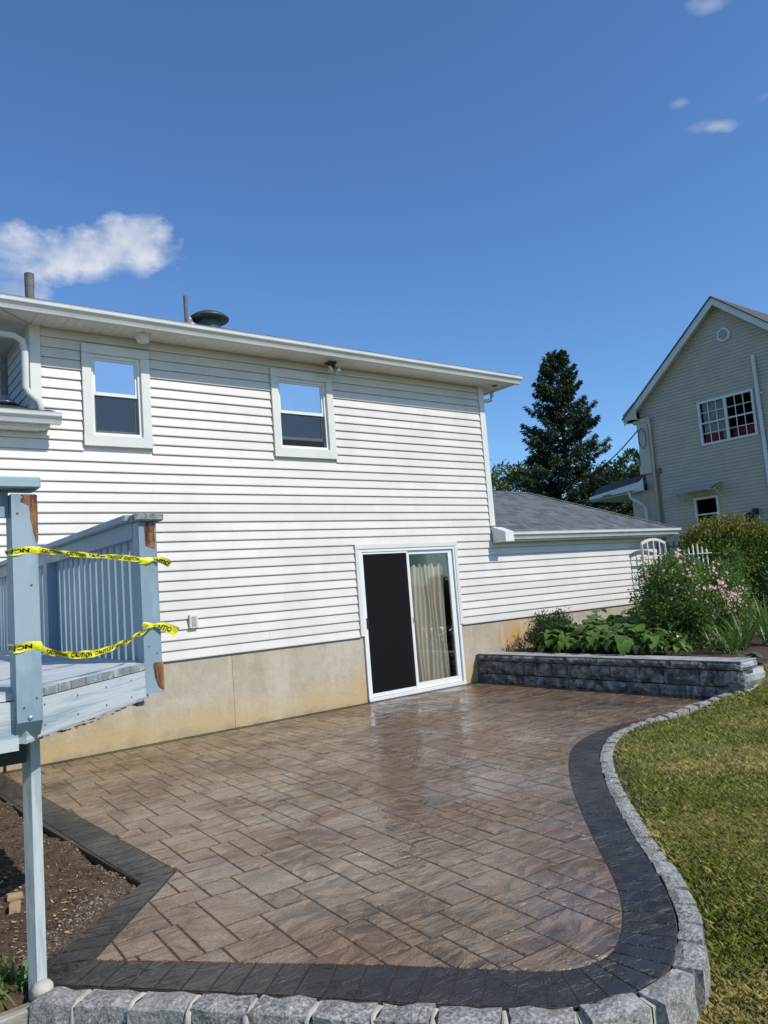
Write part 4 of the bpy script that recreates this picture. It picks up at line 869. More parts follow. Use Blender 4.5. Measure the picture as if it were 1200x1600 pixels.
def rot_patch(cx, y_, z1, z0, w0, seed):
    r_ = random.Random(seed); n = 12; vs = []
    for i in range(n + 1):
        t_ = i / n; z_ = z1 + (z0 - z1) * t_; wl = w0 * (1 - t_ ** 2.2) * r_.uniform(.85, 1.1) + .006 + (.03 if i < 2 else 0)
        vs += [(cx, y_ - .0025, z_), (cx - wl * .5, y_ - .0035 - r_.uniform(0, .002), z_), (cx - wl, y_ - .0015, z_ - .01), (cx + .002, y_ + .03, z_)]
    fs = []
    for i in range(n): a_ = 4 * i; fs += [(a_, a_ + 1, a_ + 5, a_ + 4), (a_ + 1, a_ + 2, a_ + 6, a_ + 5), (a_, a_ + 4, a_ + 7, a_ + 3)]
    return MB().add(vs, fs).build('rotten_patch', 'rotten', DK)
rot_patch(Ax + hw_ + .0015, Ay - hw_ - .012, 1.97, 1.79, .024, 1)
MB().add([(Ax - .012, Ay - hw_ - .0145, 1.972), (Ax + hw_, Ay - hw_ - .0145, 1.972), (Ax + hw_, Ay - hw_ - .0145, 1.915), (Ax + .02, Ay - hw_ - .0145, 1.945)], [(0, 1, 2, 3)]).build('rotten_patch', 'rotten', DK)
MB().lathe([(.010, 0), (.008, .004), (.002, .006)], (0, 0, 0), 8, Matrix.Rotation(R(90), 4, 'X')).build('bolt', 'flashing', DK).location = (Ax + .0, Ay - hw_ - .013, 1.12)
# lower leg, a thinner turned post on the ground
Ml = Matrix.Translation((.748, 3.545, 0)) @ Matrix.Rotation(R(33), 4, 'Z')
lg = MB().box(-.0265, .0265, -.0265, .0265, -.06, 1.05, Ml, bev=.003).build('leg', 'post_white', DK)
# corner post B
hb = .0475; prof = [(Bx - hb, By - hb), (Bx + hb - .006, By - hb), (Bx + hb, By - hb + .006), (Bx + hb, By + hb), (Bx - hb, By + hb)]
post(prof, 1.06, 1.945, 'corner_post', 'blue_paint', .0)
MB().add([(Bx - .018, By - hb - .002, 1.925), (Bx + hb - .012, By - hb - .002, 1.93), (Bx + hb - .012, By - hb - .002, 1.80), (Bx - .015, By - hb - .002, 1.82)], [(0, 1, 2, 3)]).build('rotten_patch', 'rotten', DK)
rp = MB(); r_ = random.Random(6)
for k in range(40):
    x_ = Bx + r_.uniform(-.015, hb - .016); z_ = r_.uniform(1.81, 1.92); rp.add([(x_, By - hb - .003, z_), (x_ + .006, By - hb - .007, z_ + .002), (x_ + .005, By - hb - .004, z_ + .03), (x_, By - hb - .003, z_ + .028)], [(0, 1, 2, 3)])
rp.build('splinter', 'rotten', DK, kind='stuff')
MB().add([(Bx - .0, By - hb - .008, 1.215), (Bx + hb + .003, By - hb - .004, 1.215), (Bx + hb + .003, By - hb - .004, 1.07), (Bx + .022, By - hb - .004, 1.09), (Bx + .006, By - hb - .006, 1.14)], [(0, 1, 2, 3, 4)]).build('rotten_patch', 'rotten', DK)
sm_ = MB().lathe([(.0045, 0), (.004, .002), (.001, .0025)], (0, 0, 0), 6, Matrix.Rotation(R(90), 4, 'X')).mesh('screw')
for sx_, sy_, sz_ in [(Ax - .025, Ay - hw_ - .013, 1.90), (Ax + .018, Ay - hw_ - .013, 1.62), (Ax - .02, Ay - hw_ - .013, 1.16), (Ax + .025, Ay - hw_ - .013, 1.19), (Bx - .02, By - hb - .001, 1.30), (Bx + .02, By - hb - .001, 1.26), (Bx - .015, By - hb - .001, 1.72)]: place('screw', sm_, 'pipe_grey', DK, loc=(sx_, sy_, sz_))
for q_ in range(4):
    for z_ in (1.07, 1.15): p = Vector((Ax - .01, Ay - .03, 0)) + dv * (.12 + q_ * .24) + nv * .001; o = place('screw', sm_, 'pipe_grey', DK, loc=(p.x, p.y, z_), rot=(0, 0, math.atan2(dv.y, dv.x)))
# railing along the right side to the house, and its caps
xr = 1.385
MB().box(xr - .07, xr + .085, By + .02, 8.40, 1.955, 1.99, bev=.005).build('rail_cap', 'blue_paint', DK)
MB().box(Bx - .075, Bx + .078, By - hb - .035, By + .018, 1.947, 1.987, bev=.008).build('post_cap', 'endgrain', DK)
MB().box(xr - .02, xr + .018, By + hb, 8.40, 1.865, 1.953).build('rail', 'blue_paint', DK)
for k in range(36):
    y_ = By + .13 + k * .122
    if y_ > 8.35: break
    if abs(y_ - 5.73) < .05: continue
    MB().box(xr + .019, xr + .039, y_, y_ + .078, 1.05, 1.95, bev=.002).build('baluster', 'blue_paint', DK)
MB().box(xr - .045, xr + .018, 5.70, 5.79, ZF, 1.864).build('rail_post', 'blue_paint', DK)
# front railing left of corner post A
MB().box(-1.6, Ax + .058, Ay - .085, Ay + .06, 1.995, 2.040, bev=.006).build('rail_cap', 'cap_paint', DK)
MB().box(-1.6, Ax - hw_ - .002, Ay - .015, Ay + .022, 1.89, 1.99).build('rail', 'blue_paint', DK)
for k in range(12): MB().box(Ax - .19 - k * .13, Ax - .152 - k * .13, Ay - .056, Ay - .019, 1.05, 1.94, bev=.003).build('baluster', 'blue_paint', DK)

# ------------------------------------------------------------------ caution tape
def text_mesh(txt, size):
    cu = bpy.data.curves.new('lettering', 'FONT'); cu.body = txt; cu.size = size; cu.resolution_u = 2; cu.offset = .0012
    o = bpy.data.objects.new('tmp', cu); C.objects.link(o); dg = bpy.context.evaluated_depsgraph_get(); dg.update(); me = bpy.data.meshes.new_from_object(o.evaluated_get(dg))
    bpy.data.objects.remove(o); return me
TXT = text_mesh('CAUTION', .036); tv = [v.co.copy() for v in TXT.vertices]; tf = [tuple(p.vertices) for p in TXT.polygons]
tw = max(v.x for v in tv); ty0, ty1 = min(v.y for v in tv), max(v.y for v in tv)
TAIL = text_mesh('UTIO', .030)
def ribbon(root, pts, widths, twists, start=.0, gap=.045, letters=True, txt=None):
    tv, tf, tw = globals()['tv'], globals()['tf'], globals()['tw']
    if txt is not None: tv = [v.co.copy() for v in txt.vertices]; tf = [tuple(p.vertices) for p in txt.polygons]; tw = max(v.x for v in tv)
    P = catmull(pts, .012); n = len(P); L = [0]
    for a, b in zip(P[:-1], P[1:]): L.append(L[-1] + (b - a).length)
    def interp(arr, u):
        t_ = u / L[-1] * (len(arr) - 1); i = min(int(t_), len(arr) - 2); f_ = t_ - i; f_ = f_ * f_ * (3 - 2 * f_); return arr[i] * (1 - f_) + arr[i + 1] * f_
    def frame(u):
        i = min(max(bisect(L, u) - 1, 0), n - 2); f_ = (u - L[i]) / max(L[i + 1] - L[i], 1e-6); p = P[i].lerp(P[i + 1], f_); d_ = (P[i + 1] - P[i]).normalized()
        up = Vector((0, 0, 1)); up = (up - d_ * up.dot(d_)).normalized(); nn = d_.cross(up); tw_ = interp(twists, u); return p, up * math.cos(tw_) + nn * math.sin(tw_), nn * math.cos(tw_) - up * math.sin(tw_), interp(widths, u)
    vs = []
    for l_ in L:
        p, a, nn, w_ = frame(l_)
        for k in (-.5, -.2, .2, .5): vs.append(p + a * w_ * k + nn * (.004 * math.sin(l_ * 40 + k * 5)))
    MB().add(vs, [(i * 4 + k, i * 4 + k + 1, i * 4 + k + 5, i * 4 + k + 4) for i in range(n - 1) for k in range(3)]).build('tape_band', 'tape', root, smooth=True)
    if not letters: return
    u0 = start; lt = MB()
    while u0 + tw < L[-1]:
        k0 = len(lt.v); vv = []
        for v in tv:
            p, a, nn, w_ = frame(u0 + v.x); h = ((v.y - ty0) / (ty1 - ty0) - .5) * .60; off = (.004 * math.sin((u0 + v.x) * 40 + h * 5)); vv.append((p, a, nn, w_, h, off))
        for sgn in (1, -1):
            lt.add([p + a * w_ * h + nn * (off + sgn * .0016) for p, a, nn, w_, h, off in vv], tf)
        u0 += tw + gap
    if lt.v: lt.build('lettering', 'print_black', root)
yA = Ay - hw_ - .016
def wrapA(root, z_, w_):
    """tape wound round corner post A"""
    e = .004; x0_, x1_, y0_, y1_ = Ax - hw_ - e, Ax + hw_ + e, Ay - hw_ - .012 - e, Ay + hw_ + e
    ribbon(root, [(x0_, y1_, z_), (x0_, y0_ + .02, z_), (x0_ + .006, y0_, z_ - .003), (Ax, y0_ - .001, z_ + .003), (x1_ - .006, y0_, z_), (x1_, y0_ + .02, z_), (x1_, y1_, z_ + .004)], [w_, w_ * 1.1, w_], [0, .12, 0], .01, .02)
t1 = thing('caution_tape', 'upper yellow caution tape with black print strung between the deck posts', 'tape', 'caution tapes across the deck opening')
t2 = thing('caution_tape', 'lower sagging yellow caution tape with black print across the deck floor', 'tape', 'caution tapes across the deck opening')
t2['label'] = 'lower yellow caution tape with black print sagging towards the deck floor'
wrapA(t1, 1.752, .026); wrapA(t2, 1.385, .030)
bx_, by_ = Bx, By - hb - .006
ribbon(t1, [(Ax + hw_, Ay - .055, 1.755), (Ax + .13, Ay + .04, 1.752), (Ax + .35, Ay + .27, 1.748), (Bx - .18, By - .19, 1.752), (Bx - hb - .005, by_ - .01, 1.748), (bx_, by_ - .004, 1.752), (bx_ + .03, by_ - .008, 1.750)], [.024, .020, .024, .018, .026, .030, .012], [0, .5, .15, -.3, .2, 0, 0], .02, .03)
ribbon(t1, [(bx_ + .015, by_ - .01, 1.750), (bx_ + .06, by_ - .02, 1.738), (bx_ + .10, by_ - .03, 1.715)], [.012, .036, .040], [0, .4, .6], .018, .02, True, TAIL)
ribbon(t1, [(bx_ - .05, by_ + .002, 1.742), (bx_ - .02, by_ - .006, 1.737), (bx_ + .02, by_ - .008, 1.745)], [.032, .03, .012], [0, .1, 0], 0, 9, False)
ribbon(t2, [(Ax + hw_, Ay - .055, 1.380), (Ax + .10, Ay + .02, 1.352), (Ax + .22, Ay + .14, 1.325), (Ax + .36, Ay + .28, 1.318), (Ax + .52, Ay + .44, 1.340), (Bx - .08, By - .13, 1.378), (bx_, by_ - .006, 1.403), (bx_ + .02, by_ - .01, 1.404)], [.024, .026, .034, .026, .028, .024, .014], [0, .7, .1, -.1, .4, .2, 0], .05, .03)
ribbon(t2, [(bx_ + .0, by_ - .01, 1.406), (bx_ + .05, by_ - .02, 1.395), (bx_ + .12, by_ - .03, 1.360)], [.014, .046, .052], [0, .15, .25], .028, .02, True, TAIL)
ribbon(t2, [(bx_ - .05, by_ + .004, 1.415), (bx_ - .02, by_ - .004, 1.41), (bx_ + .01, by_ - .006, 1.404)], [.022, .02, .012], [0, .1, 0], 0, 9, False)

# ------------------------------------------------------------------ bits on the soil
def blobs(n, gen, size, flat=.6):
    ico = np.array([(0, 0, 1), (.9, 0, .2), (.28, .85, .2), (-.72, .53, .1), (-.72, -.53, .2), (.28, -.85, .1), (0, 0, -1)]); fc = np.array([(0, 1, 2), (0, 2, 3), (0, 3, 4), (0, 4, 5), (0, 5, 1), (6, 2, 1), (6, 3, 2), (6, 4, 3), (6, 5, 4), (6, 1, 5)])
    P = np.array([gen() for _ in range(n)]); s_ = (size * rng.lognormal(0, .4, n))[:, None, None]; J = ico[None] * (1 + .25 * rng.normal(size=(n, 7, 3))); J[:, :, 2] *= flat; a = rng.uniform(0, 6.28, n); c_, s2 = np.cos(a)[:, None], np.sin(a)[:, None]
    X = J[:, :, 0] * c_ - J[:, :, 1] * s2; Y = J[:, :, 0] * s2 + J[:, :, 1] * c_; J = np.stack([X, Y, J[:, :, 2]], 2) * s_ + P[:, None]
    return J.reshape(-1, 3), (fc[None] + (np.arange(n) * 7)[:, None, None]).reshape(-1, 3)
def soilz(x, y): return -.024 + .030 * noise.noise(Vector((x * 2.1, y * 2.1, 0))) + .016 * noise.noise(Vector((x * 9, y * 9, 1)))
def gen_edge():
    if random.random() < .5: y_ = random.uniform(4.33, 7.8); x_ = 1.27 + (8.45 - y_) / 4.12 * .18 - abs(random.gauss(0, .04)) - .005
    else: t_ = random.random(); x_, y_ = .80 + .65 * t_ - abs(random.gauss(0, .16)) * .7 - .02, 3.70 + .63 * t_ + abs(random.gauss(0, .16)) * .7
    return x_, y_, soilz(x_, y_) + .0
stuff_mesh('gravel', [blobs(2600, gen_edge, .0050)], 'gravel', None, kind='stuff')
def gen_soil():
    x_, y_ = random.uniform(.2, 1.4), random.uniform(3.6, 7.5)
    while in_notch(x_, y_) < .03: x_, y_ = random.uniform(.2, 1.4), random.uniform(3.6, 7.5)
    return x_, y_, soilz(x_, y_)
stuff_mesh('soil_clods', [blobs(7000, gen_soil, .007)], 'soil', None, kind='stuff')
def chips(n, gen, L, W):
    P = np.array([gen() for _ in range(n)]); a = rng.uniform(0, 6.28, n); d_ = np.stack([np.cos(a), np.sin(a), rng.normal(0, .2, n)], 1); b_ = np.stack([-np.sin(a), np.cos(a), rng.normal(0, .3, n)], 1); l_ = (L * rng.uniform(.4, 1.4, n))[:, None]; w_ = (W * rng.uniform(.5, 1.5, n))[:, None]; P = P + np.array([0, 0, .006])
    return np.stack([P - d_ * l_ - b_ * w_, P + d_ * l_ - b_ * w_, P + d_ * l_ * .8 + b_ * w_, P - d_ * l_ * .7 + b_ * w_], 1).reshape(-1, 3), np.arange(n * 4).reshape(n, 4)
def gen_chip():
    x_, y_ = random.gauss(.86, .16), random.gauss(4.5, .35)
    while in_notch(x_, y_) < .05: x_, y_ = random.gauss(.86, .16), random.gauss(4.5, .35)
    return x_, y_, soilz(x_, y_) + .004
stuff_mesh('wood_chips', [chips(160, gen_chip, .012, .005), chips(1500, gen_soil, .010, .0016)], 'woodchip', None, kind='stuff')
for q, (x_, y_, s_, L_) in enumerate(((.90, 4.75, .035, 'pale stone lying in front of the white deck leg on bare soil'), (.86, 4.55, .045, 'broad tan stone lying left of the white deck leg'), (.98, 4.42, .03, 'orange brown clay lump right of the white deck leg'))):
    me = rough_block(s_ * 2.2, s_ * 1.4, s_, 30 + q, .012); me.materials.clear(); o = place('stone', me, 'woodchip' if q < 2 else 'soil', None, loc=(x_, y_, soilz(x_, y_) + s_ * .3), rot=(0, .1, q * 1.3)); o['label'] = L_; o['category'] = 'stone'; o['group'] = 'loose stones on the bare soil'
tb = MB().box(-.9, .0, -.035, .035, -.10, .0, bev=.008).build('landscape_timber', 'timber', None); tb.location = (.712, 3.47, -.035); tb.rotation_euler = (0, 0, R(4)); tb['label'] = 'weathered landscape timber butting the granite kerb at the deck leg'; tb['category'] = 'timber'

# ------------------------------------------------------------------ plants
def blade_leaf(L, w, arch, seed=0, seg=5, fold=.25):
    vs = []; fs = []
    for i in range(seg + 1):
        t_ = i / seg; ww = w * (math.sin(math.pi * min(1, t_ * .9 + .12)) ** .6) * (1 - t_ ** 3 * .9); x_ = L * t_ * math.cos(arch * t_ * .8); z_ = L * t_ * math.sin(max(0, 1.2 - arch * t_)) 
        vs += [(x_, -ww, z_ + ww * fold), (x_, 0, z_), (x_, ww, z_ + ww * fold)]
    for i in range(seg): a_ = 3 * i; fs += [(a_, a_ + 1, a_ + 4, a_ + 3), (a_ + 1, a_ + 2, a_ + 5, a_ + 4)]
    return MB().add(vs, fs).mesh('leaf', True)
def hosta_mesh(L, W, stemL, seed):
    """petiole then a heart shaped cupped blade that nods"""
    r_ = random.Random(seed); vs = []; fs = []; p = Vector((0, 0, 0)); ang = r_.uniform(.9, 1.25)
    vs += [(0, -.003, 0), (0, .003, 0), (stemL * math.cos(ang), .003, stemL * math.sin(ang)), (stemL * math.cos(ang), -.003, stemL * math.sin(ang))]; fs.append((0, 1, 2, 3))
    p = Vector((stemL * math.cos(ang), 0, stemL * math.sin(ang))); a = ang - .5; k = 4; prof = [(.0, .10), (.08, .72), (.25, 1.0), (.5, .9), (.75, .52), (1.0, .02)]; pt = 0
    for i, (t_, w_) in enumerate(prof):
        dt = (t_ - pt) * L; pt = t_; p = p + Vector((math.cos(a), 0, math.sin(a))) * dt; a -= .33
        ww = w_ * W; vs += [(p.x - .01 * (i == 1), -ww, p.z + ww * .22 + .004 * math.sin(i * 2.1 + seed)), (p.x, 0, p.z), (p.x - .01 * (i == 1), ww, p.z + ww * .22 - .004 * math.sin(i * 1.3))]
    for i in range(len(prof) - 1): a_ = k + 3 * i; fs += [(a_, a_ + 1, a_ + 4, a_ + 3), (a_ + 1, a_ + 2, a_ + 5, a_ + 4)]
    return MB().add(vs, fs).mesh('leaf', True)
hv = [hosta_mesh(.135 + .013 * k, .050 + .003 * k, .15 + .04 * k, k) for k in range(4)]; hb_ = [hosta_mesh(.15 + .02 * k, .075, .05, 20 + k) for k in range(3)]
def hosta(x, y, z, n, sc_, label, meshes, mat, name='hosta_plant', group='hostas in the planting bed'):
    r_ = thing(name, label, 'plant', group, (x, y, z)); rr = random.Random(int(x * 100 + y * 10))
    for k in range(n):
        o = place('leaf', rr.choice(meshes), mat, r_); o.location = (rr.uniform(-.03, .03), rr.uniform(-.03, .03), 0)
        tilt = (k / n) ** .8; o.rotation_euler = (rr.uniform(-.3, .3), (-.55 + 1.05 * tilt) * 1.0 + rr.uniform(-.12, .12), k * 2.399 + rr.uniform(-.2, .2)); s2 = sc_ * rr.uniform(.8, 1.15); o.scale = (s2, s2, s2)
for hx, hy, hn, hs_, lb in ((8.60, 7.42, 40, 1.0, 'hosta at the left of the front row below the small leaved shrub'), (8.95, 7.30, 46, 1.25, 'hosta just right of the small leaved shrub by the foundation'), (8.55, 7.10, 34, .95, 'low hosta with broad leaves just behind the middle of the wall cap'), (8.60, 6.62, 44, 1.1, 'large hosta spreading over the wall top left of the roses'), (8.62, 6.20, 44, 1.15, 'hosta in the front row of the bed left of the rose bush foot'),
                       (8.62, 5.82, 40, 1.0, 'hosta with pale leaves in front of the rose bush foot'), (9.05, 6.95, 50, 1.35, 'tall hosta mound against the white siding behind the low hosta'), (9.10, 6.40, 50, 1.35, 'tall dark hosta behind the large one on the wall top'),
                       (9.25, 7.40, 50, 1.3, 'hosta next to the small leaved shrub by the foundation'), (9.7, 7.0, 50, 1.55, 'tall hosta in the third row against the foundation'), (9.9, 7.6, 46, 1.5, 'hosta farthest back in the corner by the foundation'), (10.6, 7.2, 46, 1.6, 'tall back hosta at the foot of the white trellis'), (9.35, 6.0, 40, 1.3, 'shaded hosta under the left side of the rose bush'), (8.60, 5.45, 24, .75, 'small hosta under the front of the rose bush')):
    hosta(hx, hy, .40, int(hn * 1.15), hs_, lb, hv, 'hosta_leaf')
hosta(8.62, 7.60, .40, 12, .9, 'small blue-green hosta at the left end of the bed', hb_, 'blue_hosta')
hosta(8.98, 4.74, .30, 9, 1.15, 'blue-green hosta with flat leaves at the end of the wall', hb_, 'blue_hosta')
def leafcloud(center, rad, n, size, shell=.55, up=.3, clumps=0, csize=.25, squash=None):
    c_ = np.array(center); rad = np.array(rad)
    if clumps:
        D = rng.normal(size=(clumps, 3)); D /= np.linalg.norm(D, axis=1, keepdims=True); cc = D * (rng.uniform(shell, 1, (clumps, 1)) ** .6); idx = rng.integers(0, clumps, n); off = rng.normal(size=(n, 3)) * csize * rng.uniform(.5, 1.2, (clumps, 1))[idx] * .6; P = cc[idx] + off; N = off / np.maximum(np.linalg.norm(off, axis=1, keepdims=True), 1e-6) + D[idx] * .5
    else:
        D = rng.normal(size=(n, 3)); D /= np.linalg.norm(D, axis=1, keepdims=True); P = D * (rng.uniform(shell, 1, (n, 1)) ** .6); N = D
    N = N + rng.normal(size=(n, 3)) * .6 + np.array([0, 0, up]); P = P * rad + c_; return quads_at(P, N, size, 1.7)
# small leaved shrub left of the hostas
def shrub(name, label, cat, base_, cloud_args, mat, stems=6, extra=None, group=None):
    r_ = thing(name, label, cat, group); stuff_mesh('foliage', [leafcloud(*a) for a in cloud_args], mat, r_, kind='stuff')
    st = MB(); rr = random.Random(int(base_[0] * 31)); c0 = cloud_args[0][0]; ra = cloud_args[0][1]
    for k in range(stems):
        t_ = Vector((c0[0] + rr.uniform(-.6, .6) * ra[0], c0[1] + rr.uniform(-.6, .6) * ra[1], c0[2] + rr.uniform(0, .6) * ra[2])); b_ = Vector(base_) + Vector((rr.uniform(-.06, .06), rr.uniform(-.06, .06), 0)); st.tube([b_, b_.lerp(t_, .5) + Vector((rr.uniform(-.05, .05), rr.uniform(-.05, .05), .05)), t_], [.012, .008, .004], 5)
    st.build('stem', 'stem', r_); return r_
shrub('boxwood', 'low dense small leaved shrub at the rusty end of the foundation', 'shrub', (8.95, 7.85, .38), [((8.95, 7.85, .60), (.33, .30, .26), 4200, .034, .3, .3, 40, .3), ((9.30, 7.95, .68), (.35, .28, .26), 3600, .034, .3, .3, 36, .3), ((8.85, 7.45, .58), (.30, .30, .22), 3000, .034, .3, .3, 36, .3)], 'dark_leaf', 5)
shrub('groundcover_sprig', 'rusty brown sprig at the far left corner of the bed', 'plant', (8.42, 8.10, .39), [((8.42, 8.10, .45), (.07, .07, .07), 160, .022, .2, .3)], 'dry_leaf', 3)
rose = thing('rose_bush', 'big rose bush covered in small pale pink blooms beside the trellis', 'shrub')
RC = (9.92, 5.93, 1.02)
rcl = [((9.90, 5.95, 1.02), (.70, .66, .56), 12000, .040, .5, .3, 120, .24), ((9.62, 6.10, 1.30), (.34, .34, .36), 3200, .040, .4, .5, 45, .26), ((10.20, 5.72, .95), (.42, .42, .42), 3600, .040, .5, .3, 50, .26), ((9.45, 5.75, .72), (.34, .36, .32), 3000, .05, .5, .3, 40, .3), ((9.52, 6.38, 1.05), (.22, .22, .50), 1500, .036, .4, .5, 26, .26)]
stuff_mesh('foliage', [leafcloud(*a) for a in rcl], 'rose_leaf', rose, kind='stuff')
st = MB(); rr = random.Random(2)
for k in range(26):
    a = rr.uniform(0, 6.28); t_ = Vector((9.85 + .6 * math.cos(a) * rr.random(), 5.92 + .6 * math.sin(a) * rr.random(), rr.uniform(1.1, 1.62))); b_ = Vector((9.85 + rr.uniform(-.15, .15), 5.92 + rr.uniform(-.15, .15), .39)); st.tube([b_, b_.lerp(t_, .5) + Vector((0, 0, .12)), t_], [.012, .008, .003], 5)
st.build('stem', 'stem', rose)
def flowers(n, gen, size):
    Vs = []; Fs = []; o_ = 0
    for k in range(n):
        c_ = Vector(gen()); ax = (c_ - Vector((9.95, 6.1, 1.0))).normalized() * .6 + Vector((-.4, -.7, .4)); q = ax.to_track_quat('Z', 'Y'); s2 = size * random.uniform(.6, 1.25)
        for i in range(6):
            a = i * 1.047 + random.random(); lo = .35 + .5 * (i % 2)
            for (u, v, w_) in ((.0, 0, 0), (.8, -.45, lo * .5), (1.05, 0, lo * .7), (.8, .45, lo * .5)):
                p = Vector((u * math.cos(a) - v * math.sin(a), u * math.sin(a) + v * math.cos(a), w_)) * s2; Vs.append(c_ + q @ p)
            Fs.append((o_, o_ + 1, o_ + 2, o_ + 3)); o_ += 4
    return np.array([tuple(v) for v in Vs]), np.array(Fs)
def gf():
    if random.random() < .55: c0, ra = random.choice([((10.02, 5.62, 1.12), (.42, .3, .32)), ((10.15, 5.55, .98), (.4, .28, .3)), ((9.85, 5.68, 1.0), (.5, .35, .4))])
    else: c0, ra = random.choice([((9.90, 5.95, 1.02), (.66, .64, .54)), ((9.62, 6.10, 1.30), (.38, .38, .40))])
    d_ = Vector((random.gauss(-.5, .8), random.gauss(-.6, .8), random.gauss(.2, .7))).normalized() * random.uniform(.85, 1.05); return (c0[0] + d_.x * ra[0], c0[1] + d_.y * ra[1], c0[2] + d_.z * ra[2])
def gtop(): return (9.66 + random.gauss(0, .035), 5.95 + random.gauss(0, .03), 1.56 + random.gauss(0, .075))
cl_ = [gf() for _ in range(34)]
def gf2():
    if random.random() < .3: return gf()
    c0 = random.choice(cl_); return tuple(a + random.gauss(0, .035) for a in c0)
Vf, Ff = flowers(270, gf2, .018); place('blossom', npmesh('blossom', Vf, Ff), 'petal', rose, kind='stuff')
Vf, Ff = flowers(16, gtop, .028); place('blossom', npmesh('blossom', Vf, Ff), 'petal', rose)
# shrub behind the roses: golden new growth over olive foliage
gs = thing('golden_shrub', 'large feathery shrub with golden orange tips below the tan house', 'shrub')
stuff_mesh('foliage', [leafcloud((13.55, 7.30, 1.62), (.80, .95, .62), 16000, .055, .35, .5, 130, .22), leafcloud((14.0, 6.6, 1.35), (.7, .7, .6), 6000, .055, .35, .4, 50, .24)], 'olive_leaf', gs, kind='stuff')
n_ = 1300; a = rng.uniform(0, 6.28, n_); r2 = np.sqrt(rng.uniform(0, 1, n_)); P = np.stack([13.45 + .70 * r2 * np.cos(a), 7.28 + .85 * r2 * np.sin(a), 1.72 + .55 * np.sqrt(np.maximum(0, 1 - r2 ** 2)) + rng.normal(0, .06, n_)], 1)
V_, F_ = quads_at(P, rng.normal(size=(n_, 3)) * .5 + np.array([0, 0, 1.0]), .075, 3.0); stuff_mesh('new_growth', [(V_, F_)], 'golden_leaf', gs, kind='stuff')
MB().tube([(13.6, 7.3, .3), (13.55, 7.3, 1.3)], [.04, .02], 6).tube([(13.7, 7.2, .3), (13.9, 7.0, 1.3)], [.03, .015], 6).build('stem', 'bark', gs)
shrub('green_shrub', 'green shrub with a few pale blooms between roses and golden shrub', 'shrub', (11.6, 6.2, .4), [((11.6, 6.25, 1.18), (.28, .28, .50), 2600, .04, .3, .5, 40, .24), ((11.5, 6.9, .95), (.5, .5, .5), 3600, .05, .3, .4, 50, .26)], 'rose_leaf', 6)
shrub('dark_shrub', 'dark green shrub at the right edge under the golden shrub', 'shrub', (13.1, 6.0, .4), [((13.1, 6.0, .95), (.7, .6, .55), 7000, .05, .3, .3, 70, .24), ((11.2, 5.1, .62), (.35, .4, .28), 3200, .035, .3, .4, 50, .25)], 'dark_leaf', 6)
# sword leaved clumps
bl = [blade_leaf(.42 + .05 * k, .013, .35 + .12 * k, k) for k in range(4)]
def clump(x, y, z, n, sc_, label, group='sword leaved clumps at the wall end'):
    r_ = thing('iris_clump', label, 'plant', group, (x, y, z)); rr = random.Random(int(x * 77 + y * 9))
    for k in range(n):
        o = place('leaf', rr.choice(bl), 'iris_leaf', r_); o.location = (rr.uniform(-.07, .07), rr.uniform(-.07, .07), 0); o.rotation_euler = (rr.uniform(-.25, .25), rr.uniform(-.55, .05), rr.uniform(0, 6.28)); s2 = sc_ * rr.uniform(.7, 1.15); o.scale = (s2, s2, s2)
clump(9.05, 4.98, .38, 26, .85, 'sword leaved clump nearest the lit end of the wall'); clump(9.45, 5.05, .38, 46, 1.25, 'tall sword leaved clump at the right behind the wall end'); clump(9.95, 4.95, .40, 36, 1.35, 'upright grassy clump at the right edge behind the tall swords'); clump(8.98, 5.18, .38, 14, .7, 'small sword leaved tuft between the roses and the wall end')
# weeds by the timber
wd = thing('weed_tuft', 'bright green weeds behind the timber at the deck leg', 'plant', None, (.67, 3.64, -.03)); rr = random.Random(8)
wl = [blade_leaf(.12 + .02 * k, .008, .5 + .2 * k, k) for k in range(3)]
for k in range(90):
    o = place('leaf', rr.choice(wl), 'iris_leaf', wd); o.location = (rr.gauss(-.0, .06) - .02, rr.gauss(.09, .10), 0); o.rotation_euler = (rr.uniform(-.5, .5), rr.uniform(-.5, .4), rr.uniform(0, 6.28)); s2 = rr.uniform(.5, 1.1); o.scale = (s2, s2, s2)

# trellises
tr = thing('trellis', 'white arch topped trellis leaning by the wing wall behind the roses', 'trellis')
def bar(mb, a, b, w_, d_=.018):
    a, b = Vector(a), Vector(b); L = (b - a).length; q = (b - a).to_track_quat('Z', 'Y').to_matrix().to_4x4(); mb.box(-w_ / 2, w_ / 2, -d_ / 2, d_ / 2, 0, L, Matrix.Translation(a) @ q); return mb
ty_ = 8.25; X0, X1 = 12.27, 13.04
for x_ in (X0, X1): bar(MB(), (x_, ty_, .4), (x_ * .97 + .03 * 12.62, ty_, 1.94), .04).build('stile', 'white_trim', tr)
ap = [(X0 - .01 + (X1 - X0 + .0) * k / 8, ty_ - .002, 1.955 + .075 * math.sin(math.pi * k / 8)) for k in range(9)]; am = MB()
for a_, b_ in zip(ap[:-1], ap[1:]): bar(am, a_, b_, .03, .05)
am.build('arch', 'white_trim', tr)
for k in range(1, 4): bar(MB(), (X0 + (X1 - X0) * k / 4, ty_, .45), (X0 + (X1 - X0) * k / 4, ty_, 2.01), .028).build('slat', 'white_trim', tr)
for z_ in (.9, 1.3, 1.72): bar(MB(), (X0, ty_ + .02, z_), (X1, ty_ + .02, z_), .03).build('crossbar', 'white_trim', tr)
fn = thing('picket_ornament', 'small white picket trellis poking above the roses by the black fence', 'trellis')
